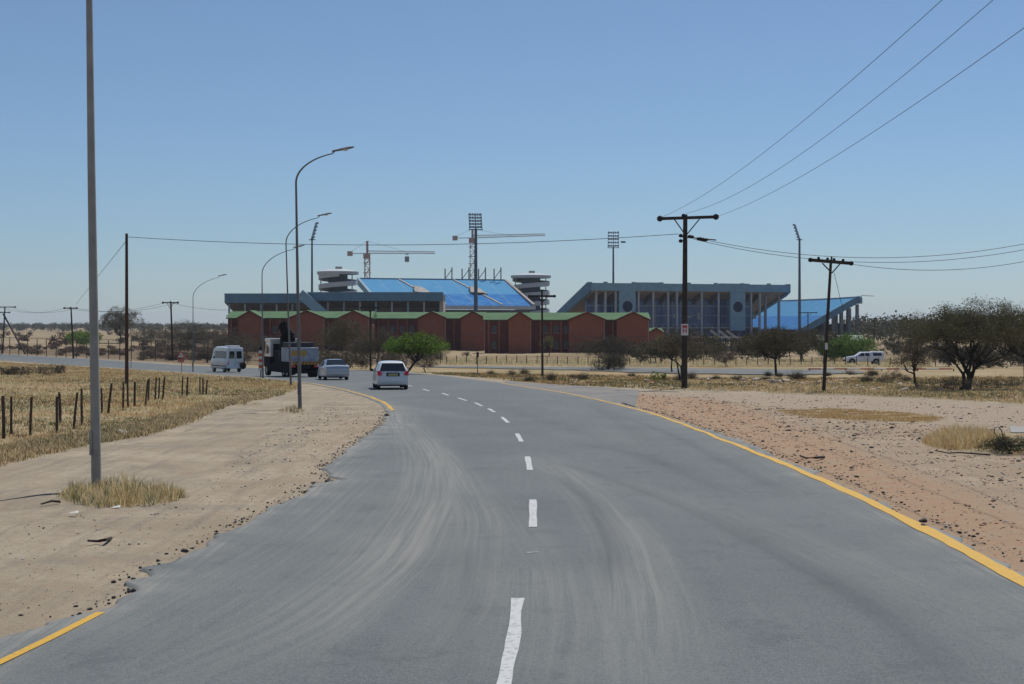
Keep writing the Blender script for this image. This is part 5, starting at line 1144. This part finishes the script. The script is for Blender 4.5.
while len(sp2) < 30:
    px = rs.uniform(892, 1090); Yd = rs.uniform(230 if px < 935 else 165, 300); sp2.append((put(px, Yd), rs.uniform(.7, 1.35), rs.uniform(0, 6)))
scatter(protos(3, 'dusky brown bush in the thicket beyond the white pickup and the acacias', 'thicket beyond the pickup', TWD, LD, 8, 110, 2.4, 3.6, 150, .07, .11), sp2)
sp3 = [(put(px, Yd), s, px) for px, Yd, s in [(655, 215, 1.6), (700, 240, 1.6), (716, 262, 1.5), (748, 240, 1.6), (765, 225, 1.5), (690, 225, 1.2), (640, 230, 1.0), (760, 270, 1.9), (832, 250, 1.9), (790, 260, 1.7), (668, 250, 1.4)]]
scatter(protos(3, 'dark olive bush in the thicket at the foot of the covered grandstand', 'bushes before the grandstand', TWD, LO, 9, 120, 2.3, 3.6, 170, .06, .10), sp3)
sp4 = [(put(px, Yd), s, px) for px, Yd, s in [(325, 200, 1.3), (300, 225, 1.4), (352, 178, 1.0), (395, 190, 1.1), (362, 172, .9), (318, 172, .8), (283, 205, 1.0), (340, 172, .8), (245, 205, .8), (386, 172, .9), (402, 160, .5), (436, 230, .8)]]
scatter(protos(3, 'grey-brown bush on the field between the road fence and the brick blocks', 'bushes before the brick blocks', TWG, LD, 6, 130, 2.0, 3.2, 150, .05, .08), sp4)
# low weeds on the verge right of the road
sp5 = [(put(rs.uniform(430, 910), rs.uniform(99, 135)), rs.uniform(.5, 1.3), rs.uniform(0, 6)) for _ in range(30)]
sp5 = [q for q in sp5 if q[0].x > xr(q[0].y)+2]
scatter(protos(3, 'low dark weed clump on the stony verge between the two roads', 'weeds on the stony verge', TWG, LO, 8, 140, .35, .9, 60, .012, .025), sp5)
# -- far-off wood to the horizon (one mass)
rng = np.random.default_rng(9)
def wood(name, n, pxr, yr, hmin, hmax, mt, size, seed):
    rng = np.random.default_rng(seed); ntree = n; Yd = rng.uniform(*yr, ntree); px = rng.uniform(*pxr, ntree); x = (px-HX)/F*Yd
    H = rng.uniform(hmin, hmax, ntree)*(1+.3*fbm(x, Yd, .012, seed)); cl = []
    for i in range(ntree):
        m = 26; q = rng.normal(0, 1, (m, 3)); q /= np.linalg.norm(q, axis=1)[:, None]; q *= rng.uniform(.5, 1, (m, 1)); w_ = H[i]*rng.uniform(.55, 1.0)
        cl.append(np.stack([x[i]+q[:, 0]*w_, Yd[i]+q[:, 1]*w_, gz(x[i], Yd[i])+H[i]*.55+q[:, 2]*H[i]*.45], 1))
    cl = np.concatenate(cl); Vv, Ff, mi = crown_mesh(cl, size*1.2, rng, 1, size, size*.12, 5, size*.42)
    tag(np_mesh(name, Vv, Ff, [TWG, mt], mi=mi), kind='stuff')
wood('far_wood', 620, (-150, 300), (1050, 2400), 3.0, 6.0, leafm('far_leaves', (.085, .088, .050), .35, .2), 1.4, 3)
wood('far_wood', 420, (850, 1180), (420, 1100), 5.0, 9.0, leafm('far_dark_leaves', (.075, .075, .042), .35, .2), 1.3, 4)
wood('far_wood', 110, (600, 860), (560, 800), 5, 7.5, bpy.data.materials['far_dark_leaves'], 1.3, 5)
sc_ = wood('far_scrub', 90, (-150, 240), (340, 800), 1.0, 2.4, leafm('rust_leaves', (.12, .075, .05), .35, .2), .8, 6)

# ================================================================ grass, stones, litter
def grass_mesh(name, pts, h, w_, m, seed, blades=6, spread=.12, lean=.45, loc=None):
    rng = np.random.default_rng(seed); n = len(pts); b = np.repeat(pts, blades, 0)+np.concatenate([rng.normal(0, spread, (n*blades, 2)), np.zeros((n*blades, 1))], 1)
    hh = np.repeat(h, blades)*rng.uniform(.25, 1.25, n*blades); a = rng.uniform(0, 2*np.pi, n*blades); s = np.stack([np.cos(a), np.sin(a), 0*a], 1)
    ww = np.repeat(w_, blades)[:, None]; d = rng.normal(0, lean, (n*blades, 2)); tip = b+np.stack([d[:, 0]*hh, d[:, 1]*hh, hh], 1); md = b+(tip-b)*.5+np.array([0, 0, 1])*hh[:, None]*.08
    b[:, 2] -= .02
    Vv = np.stack([b-s*ww/2, b+s*ww/2, md+s*ww*.38, md-s*ww*.38, tip], 1).reshape(-1, 3); i = np.arange(len(b))[:, None]*5
    Ff = np.concatenate([i+np.array([[0, 1, 2]]), i+np.array([[0, 2, 3]]), i+np.array([[3, 2, 4]])])
    return np_mesh(name, Vv, Ff, m, loc=loc or (0, 0, 0))
GRY = mat('straw_grass', (.66, .52, .30), .85, island=.35, trans=.3); GRP = mat('pale_straw', (.70, .59, .34), .85, island=.3, trans=.3); GRG = mat('dull_green_grass', (.14, .16, .065), .85, island=.35, trans=.3); GRB = mat('brown_weed', (.25, .18, .10), .9, island=.35, trans=.2); GRO = mat('golden_grass', (.56, .38, .17), .85, island=.3, trans=.3)
def scat(poly, n, seed, ymax=150, ymin=10, cond=None, thr=None, fs=.35):
    rng = np.random.default_rng(seed); P_ = np.array(poly); out = []
    lo = P_.min(0); hi = P_.max(0); hi[1] = min(hi[1], ymax); lo[0] = max(lo[0], -.42*hi[1]-5); tot = 0
    while tot < n:
        y = lo[1]+(hi[1]-lo[1])*rng.uniform(0, 1, 40000)**1.25; x = rng.uniform(lo[0], hi[0], 40000)
        k = inpoly(x, y, [tuple(p) for p in P_]) & (np.abs(x) < y*.40+4)
        if thr is not None: k &= fbm(x, y, fs, seed+50)+rng.normal(0, .25, len(x)) > thr
        x, y = x[k], y[k]; out.append(np.stack([x, y], 1)); tot += len(x)
    p = np.concatenate(out)[:n]; return np.concatenate([p, gz(p[:, 0], p[:, 1])[:, None]], 1)
def G_(name, poly, n, m, hh, seed, wpx=.7, **k):
    thr = k.pop('thr', None); fs = k.pop('fs', .35); ym = k.pop('ymax', 150); p = scat(poly, n, seed, thr=thr, fs=fs, ymax=ym); r = np.random.default_rng(seed+1)
    tag(grass_mesh(name, p, hh*r.uniform(.5, 1.2, len(p)), np.clip(p[:, 1]/F*wpx, .006, .2), m, seed, **k), kind='stuff')
LF = leftfield
G_('dry_grass', LF, 11000, GRY, .13, 1, ymax=235); G_('dry_grass', LF, 7000, GRP, .14, 2, thr=.05, ymax=235, fs=.3); G_('weeds', LF, 4000, GRG, .11, 3, thr=.35, fs=.2); G_('weeds', LF, 6500, GRB, .11, 4, thr=.2, fs=.4, ymax=235)
G_('dry_grass', LF, 7500, GRO, .14, 5, thr=.22, fs=.2, ymax=235)
edge_strip = gp([(-60,486),(0,464),(40,456),(70,448),(110,441),(150,433),(185,424),(212,411),(245,402),(280,395),(280,391),(240,397),(205,405),(180,414),(140,424),(100,431),(60,437),(0,449),(-60,468)])
G_('weeds', edge_strip, 1600, GRG, .10, 6, thr=.2, fs=.5); G_('weeds', edge_strip, 2800, GRB, .11, 7); G_('dry_grass', edge_strip, 4500, GRY, .12, 19)
strip_poly = gp([(420,371.8),(520,374.5),(600,375),(700,378),(800,378.5),(900,378),(1100,376),(1100,398),(1024,404),(930,398),(860,394.5),(760,391),(660,390),(560,385),(500,380),(440,374.6)])
G_('dry_grass', strip_poly, 3200, GRO, .14, 8, ymax=160); G_('weeds', strip_poly, 2600, GRB, .13, 9, ymax=160, thr=.0); G_('weeds', strip_poly, 3000, GRG, .13, 10, ymax=160, thr=.2)
G_('dry_grass', gp([(690,384),(1100,386),(1100,402),(1024,405),(930,399),(860,395.5),(760,392),(690,390.5)]), 3800, GRY, .12, 18, thr=.0, fs=.5)
G_('dry_grass', gp([(775,411),(830,409),(900,412),(945,417),(930,422),(870,420),(800,416)]), 2200, GRO, .05, 11, wpx=.5)
bp_ = gp([(418,358),(700,360),(930,358),(930,367),(700,367),(418,365)]); G_('dry_grass', bp_, 4000, GRP, .3, 12, ymax=260)
# clumps that stand on their own
def clump(label, px0, px1, py0, py1, n, mats_, hh, seed, blades=7, name='grass_clump', prof=None):
    rng = np.random.default_rng(seed); c = at((px0+px1)/2, (py0+py1)/2); t = thing(name, label, 'grass clump', c)
    px = px0+(px1-px0)*rng.uniform(0, 1, n); e = np.sqrt(np.clip(1-((px-(px0+px1)/2)/((px1-px0)/2))**2, .08, 1)); py = (py0+py1)/2+(py1-py0)/2*rng.uniform(-1, 1, n)*e
    g_ = np.array([ground_at(a, b) for a, b in zip(px, py)]); p = np.stack([g_[:, 0], g_[:, 1], gz(g_[:, 0], g_[:, 1])], 1)-np.array(c); hv = hh*rng.uniform(.4, 1.1, n)*(prof(px) if prof else e)
    k = rng.integers(0, len(mats_), n)
    for i, m in enumerate(mats_):
        s = k == i; o = grass_mesh('blades', p[s], hv[s], np.full(s.sum(), .011), m, seed+i, blades=blades, spread=.045, lean=.38); o.parent = t; o['kind'] = 'stuff'
    return t
clump('straw-coloured tuft of grass round the foot of the nearest street lamp', 62, 182, 486, 509, 560, [GRP, GRY, GRO, GRP, GRG], .27, 30, prof=lambda q: np.interp(q, [62, 80, 96, 120, 150, 182], [.4, .8, .62, 1, .85, .4]))
clump('small dry tuft at the foot of the second street lamp', 280, 304, 408, 414, 60, [GRB, GRY], .22, 31)
clump('tall golden grass patch on the gravel at right', 925, 1006, 436, 451, 900, [GRO, GRY, GRO, GRP], .36, 32, blades=8)
clump('sparse straw line at the top of the sand shoulder', 205, 262, 400, 408, 160, [GRB, GRP], .12, 33)
# tangled heap at the right edge
hp = at(1010, 455); tree('dead_bush', 'dark tangled dead bush at the right edge, beside the golden grass', 'shrub', hp, .38, 1.3, .02, 5, mat('black_twigs', (.022, .022, .017), .9, island=.4), GRG, bark=BARK, seed=60, stems=2, r0=.012, ncl=260, ntw=11, ltw=.12, wtw=.010, nlf=3, slf=.02, flat=1)
pb = at(1022, 447); tag(MB().add([(-.32,-.2,.30),(.45,-.22,.30),(.6,.3,.37),(-.2,.32,.42),(-.32,-.2,.32),(.45,-.22,.32),(.6,.3,.39),(-.2,.32,.44)], [(0,3,2,1),(4,5,6,7),(0,1,5,4),(1,2,6,5),(2,3,7,6),(3,0,4,7)]).build('fibre_board', mat('white_board', (.30, .29, .27), .7, noise=.15), None), 'white scrap of board lying on top of the dead bush', 'board').location = pb
lp = at(1004, 449); tag(MB().tube([(0, 0, .1), (-.05, 0, .38), (-.12, 0, .47), (-.2, 0, .46), (-.23, 0, .36), (-.16, 0, .25)], .012, 6).build('wire_loop', STL), 'bent wire loop sticking up from the dead bush', 'wire').location = lp
# stones
def stones(name, pts, sz, m, seed, loc=(0,0,0)):
    rng = np.random.default_rng(seed); t = (1+5**.5)/2
    ico = np.array([(-1,t,0),(1,t,0),(-1,-t,0),(1,-t,0),(0,-1,t),(0,1,t),(0,-1,-t),(0,1,-t),(t,0,-1),(t,0,1),(-t,0,-1),(-t,0,1)])/1.9
    fi = np.array([(0,11,5),(0,5,1),(0,1,7),(0,7,10),(0,10,11),(1,5,9),(5,11,4),(11,10,2),(10,7,6),(7,1,8),(3,9,4),(3,4,2),(3,2,6),(3,6,8),(3,8,9),(4,9,5),(2,4,11),(6,2,10),(8,6,7),(9,8,1)])
    n = len(pts); Vv = ico[None]*(1+rng.uniform(-.3, .3, (n, 12, 1)))*np.array([1, .9, .6])*rng.uniform(.7, 1.3, (n, 1, 3))*sz[:, None, None]; a = rng.uniform(0, 6.28, n); c, s = np.cos(a), np.sin(a)
    x = Vv[..., 0]*c[:, None]-Vv[..., 1]*s[:, None]; y = Vv[..., 0]*s[:, None]+Vv[..., 1]*c[:, None]; Vv = np.stack([x, y, Vv[..., 2]], 2)+pts[:, None, :]
    return np_mesh(name, Vv.reshape(-1, 3), (fi[None]+np.arange(n)[:, None, None]*12).reshape(-1, 3), m, loc=loc)
SR = mat('red_stone', (.34, .185, .115), .9, island=.45); SGy = mat('grey_stone', (.30, .25, .20), .9, island=.4); SDk = mat('dark_stone', (.07, .062, .058), .9, island=.4); SP = mat('pale_stone', (.46, .41, .36), .9, island=.25)
def ST_(name, poly, n, m, s0, s1, seed, **k):
    p = scat(poly, n, seed, **k); r = np.random.default_rng(seed+9); sz = s0+(s1-s0)*r.uniform(0, 1, n)**3; sz *= np.clip(p[:, 1]/25, .7, 1.6)**.6; tag(stones(name, p, sz, m, seed), kind='stuff')
RG = gp([(620,392.5),(700,397),(800,410),(1100,440),(1250,640),(1250,720),(1024,592),(925,533),(820,482),(760,457),(700,432),(650,414)]); LS = gp([(385,416),(388,428),(362,444),(344,458),(328,472),(338,486),(312,494),(250,528),(195,556),(150,578),(100,613),(0,643),(-90,680),(-100,560),(60,520),(200,480),(290,420),(330,400)])
ST_('loose_gravel', RG, 6500, SR, .006, .030, 70); ST_('loose_gravel', RG, 2600, SGy, .006, .028, 71); ST_('loose_gravel', RG, 900, SDk, .010, .055, 72); ST_('loose_gravel', RG, 900, SP, .006, .03, 73)
PG = gp([(640,392),(760,394),(860,398),(1024,408),(1300,420),(1300,640),(1024,512),(900,465),(830,437),(760,412),(700,398)]); ST_('loose_gravel', PG, 2400, SGy, .008, .035, 82); ST_('loose_gravel', PG, 1800, SR, .008, .035, 83); ST_('loose_gravel', PG, 320, SDk, .012, .06, 84)
ST_('loose_gravel', LS, 1500, SGy, .006, .024, 74); ST_('loose_gravel', LS, 220, SDk, .008, .026, 75); ST_('loose_gravel', LS, 900, SP, .006, .026, 76)
ST_('loose_gravel', strip_poly, 900, SGy, .02, .10, 77, ymax=150)
# broken asphalt crumbs along the ragged edges
e_ = []; r = np.random.default_rng(80)
for y in np.concatenate([r.uniform(14, 56, 900)]): e_.append((float(xl(y))-abs(r.normal(.0, .16))-.02, y))
for y in r.uniform(12, 70, 900): e_.append((float(xr(y))+.36+abs(r.normal(0, .16)), y))
e_ = np.array(e_); e_ = np.concatenate([e_, (gz(e_[:, 0], e_[:, 1])+.01)[:, None]], 1)
tag(stones('asphalt_crumbs', e_, .006+.022*r.uniform(0, 1, len(e_))**3, mat('broken_asphalt', (.06, .058, .058), .9, island=.4), 81), kind='stuff')
# single stones and lumps one can point at
def rock(label, px, py, size, m, seed, group=None, name='rock', flat=1):
    b = at(px, py); rng = np.random.default_rng(seed); o = stones(name, np.array([[0, 0, size*.25*flat]]), np.array([size]), m, seed); bm = bmesh.new(); bm.from_mesh(o.data)
    bmesh.ops.subdivide_edges(bm, edges=bm.edges[:], cuts=1, use_grid_fill=True)
    for v in bm.verts: v.co += Vector(rng.normal(0, size*.06, 3))
    bm.to_mesh(o.data); bm.free(); o.location = b; tag(o, label, 'rock', group); return o
rock('dark lump of broken asphalt sitting on the yellow line at right', 923, 522, .06, SDk, 90, name='asphalt_lump'); rock('smaller dark asphalt lump just inside the yellow line at right', 924, 528, .06, SDk, 91, name='asphalt_lump')
rock('dark asphalt fragment at the broken road edge, nearest one', 132, 592, .05, SDk, 92, name='asphalt_lump'); rock('long dark asphalt fragment at the broken road edge', 152, 573, .05, SDk, 93, name='asphalt_lump')
rock('dark asphalt fragment on the eroded edge further up', 185, 552, .055, SDk, 94, name='asphalt_lump'); rock('dark asphalt lump at the bulge in the left road edge', 328, 483, .08, SDk, 95, name='asphalt_lump'); rock('dark lump where the left yellow line begins', 387, 416, .10, SDk, 96, name='asphalt_lump')
rock('dark stone by the golden grass patch', 931, 453.5, .06, SDk, 97); rock('brown stone on the verge near the foot of the thick utility pole', 709.5, 389.5, .17, SDk, 98); rock('dark brown stone on the verge below the two green shrubs', 652, 384.5, .2, SR, 99)
rr = random.Random(5)
for i, (px, py) in enumerate([(700,379.5),(708,380.5),(712,379),(741,381),(749,381.5),(756,380.8),(762,382),(768,381.5),(773,383.5),(778,383),(786,382.5),(690,382.5),(858,386),(864,387.5),(873,390),(880,388.5),(847,390),(820,382.5),(832,384),(804,384.5),(900,385),(630,379),(646,381),(575,381),(588,378),(552,379),(538,377.5),(470,373.5),(492,376),(940,390),(905,391)]):
    rock('pale stone or rubble lump on the grassy verge between the two roads', px, py, rr.uniform(.12, .27), SP if i % 4 == 1 else SGy, 200+i, 'rubble on the verge', 'rubble_stone', .6)
# sticks
def stick(label, pts, r, m=WOOD, name='stick'):
    q = [at(*p) for p in pts]; q = [v+Vector((0, 0, r+.01+.03*(i % 2))) for i, v in enumerate(q)]; o = MB().tube(q, [r*(1-.5*i/len(q)) for i in range(len(q))], 6).build(name, m, loc=tuple(q[0])); return tag(o, label, 'stick')
stick('forked dark stick on the sand in front of the nearest lamp, near the road', [(111,542),(105,546),(98,545),(88,547)], .022)
stick('dark strip imitating the shadow of the nearest lamp pole, left of the grass tuft', [(60,505),(52,506),(41,507)], .02)  # dark strip added in place of the lamp pole's shadow on the sand
stick('dark branch lying on the red gravel beside the yellow line', [(824,459),(816,461),(806,460),(800,459)], .03)
stick('thin branch on the gravel in front of the golden grass', [(990,457),(960,456),(948,455),(935,453.5)], .018)
# litter
LIT = mat('pale_litter', (.6, .6, .58), .7)
for i, (px, py, lb) in enumerate([(74, 516, 'white scrap of litter below the grass tuft at the nearest lamp'), (119, 432, 'pale paper scrap at the edge of the dry grass at left'), (123, 433, 'white paper scrap in the dry grass right of the nearest lamp'), (116, 510, 'pale scrap in front of the grass tuft at the nearest lamp')]):
    b = at(px, py); s = .07 if py > 480 else .16; o = MB().add([(-s, -s*.6, .02), (s, -s*.5, .03), (s*.8, s*.6, .05), (-s*.7, s*.6, .03), (0, 0, s*.6)], [(0,1,4), (1,2,4), (2,3,4), (3,0,4), (0,3,2,1)]).build('litter', LIT); o.location = b; tag(o, lb, 'litter')
# ================================================================ air
hz_ = MB().box((-6200, -320, -7), (6200, 9100, 62)).build('haze', None if False else mat('unused', (1, 1, 1)))
hm = bpy.data.materials.new('haze_air'); hm.use_nodes = True; tn = hm.node_tree; tn.nodes.clear()
pv = tn.nodes.new('ShaderNodeVolumePrincipled'); ou = tn.nodes.new('ShaderNodeOutputMaterial'); pv.inputs['Density'].default_value = .00010; pv.inputs['Color'].default_value = (.80, .88, 1, 1); pv.inputs['Anisotropy'].default_value = .2
tn.links.new(pv.outputs[0], ou.inputs['Volume']); hz_.data.materials.clear(); hz_.data.materials.append(hm); tag(hz_, kind='stuff')
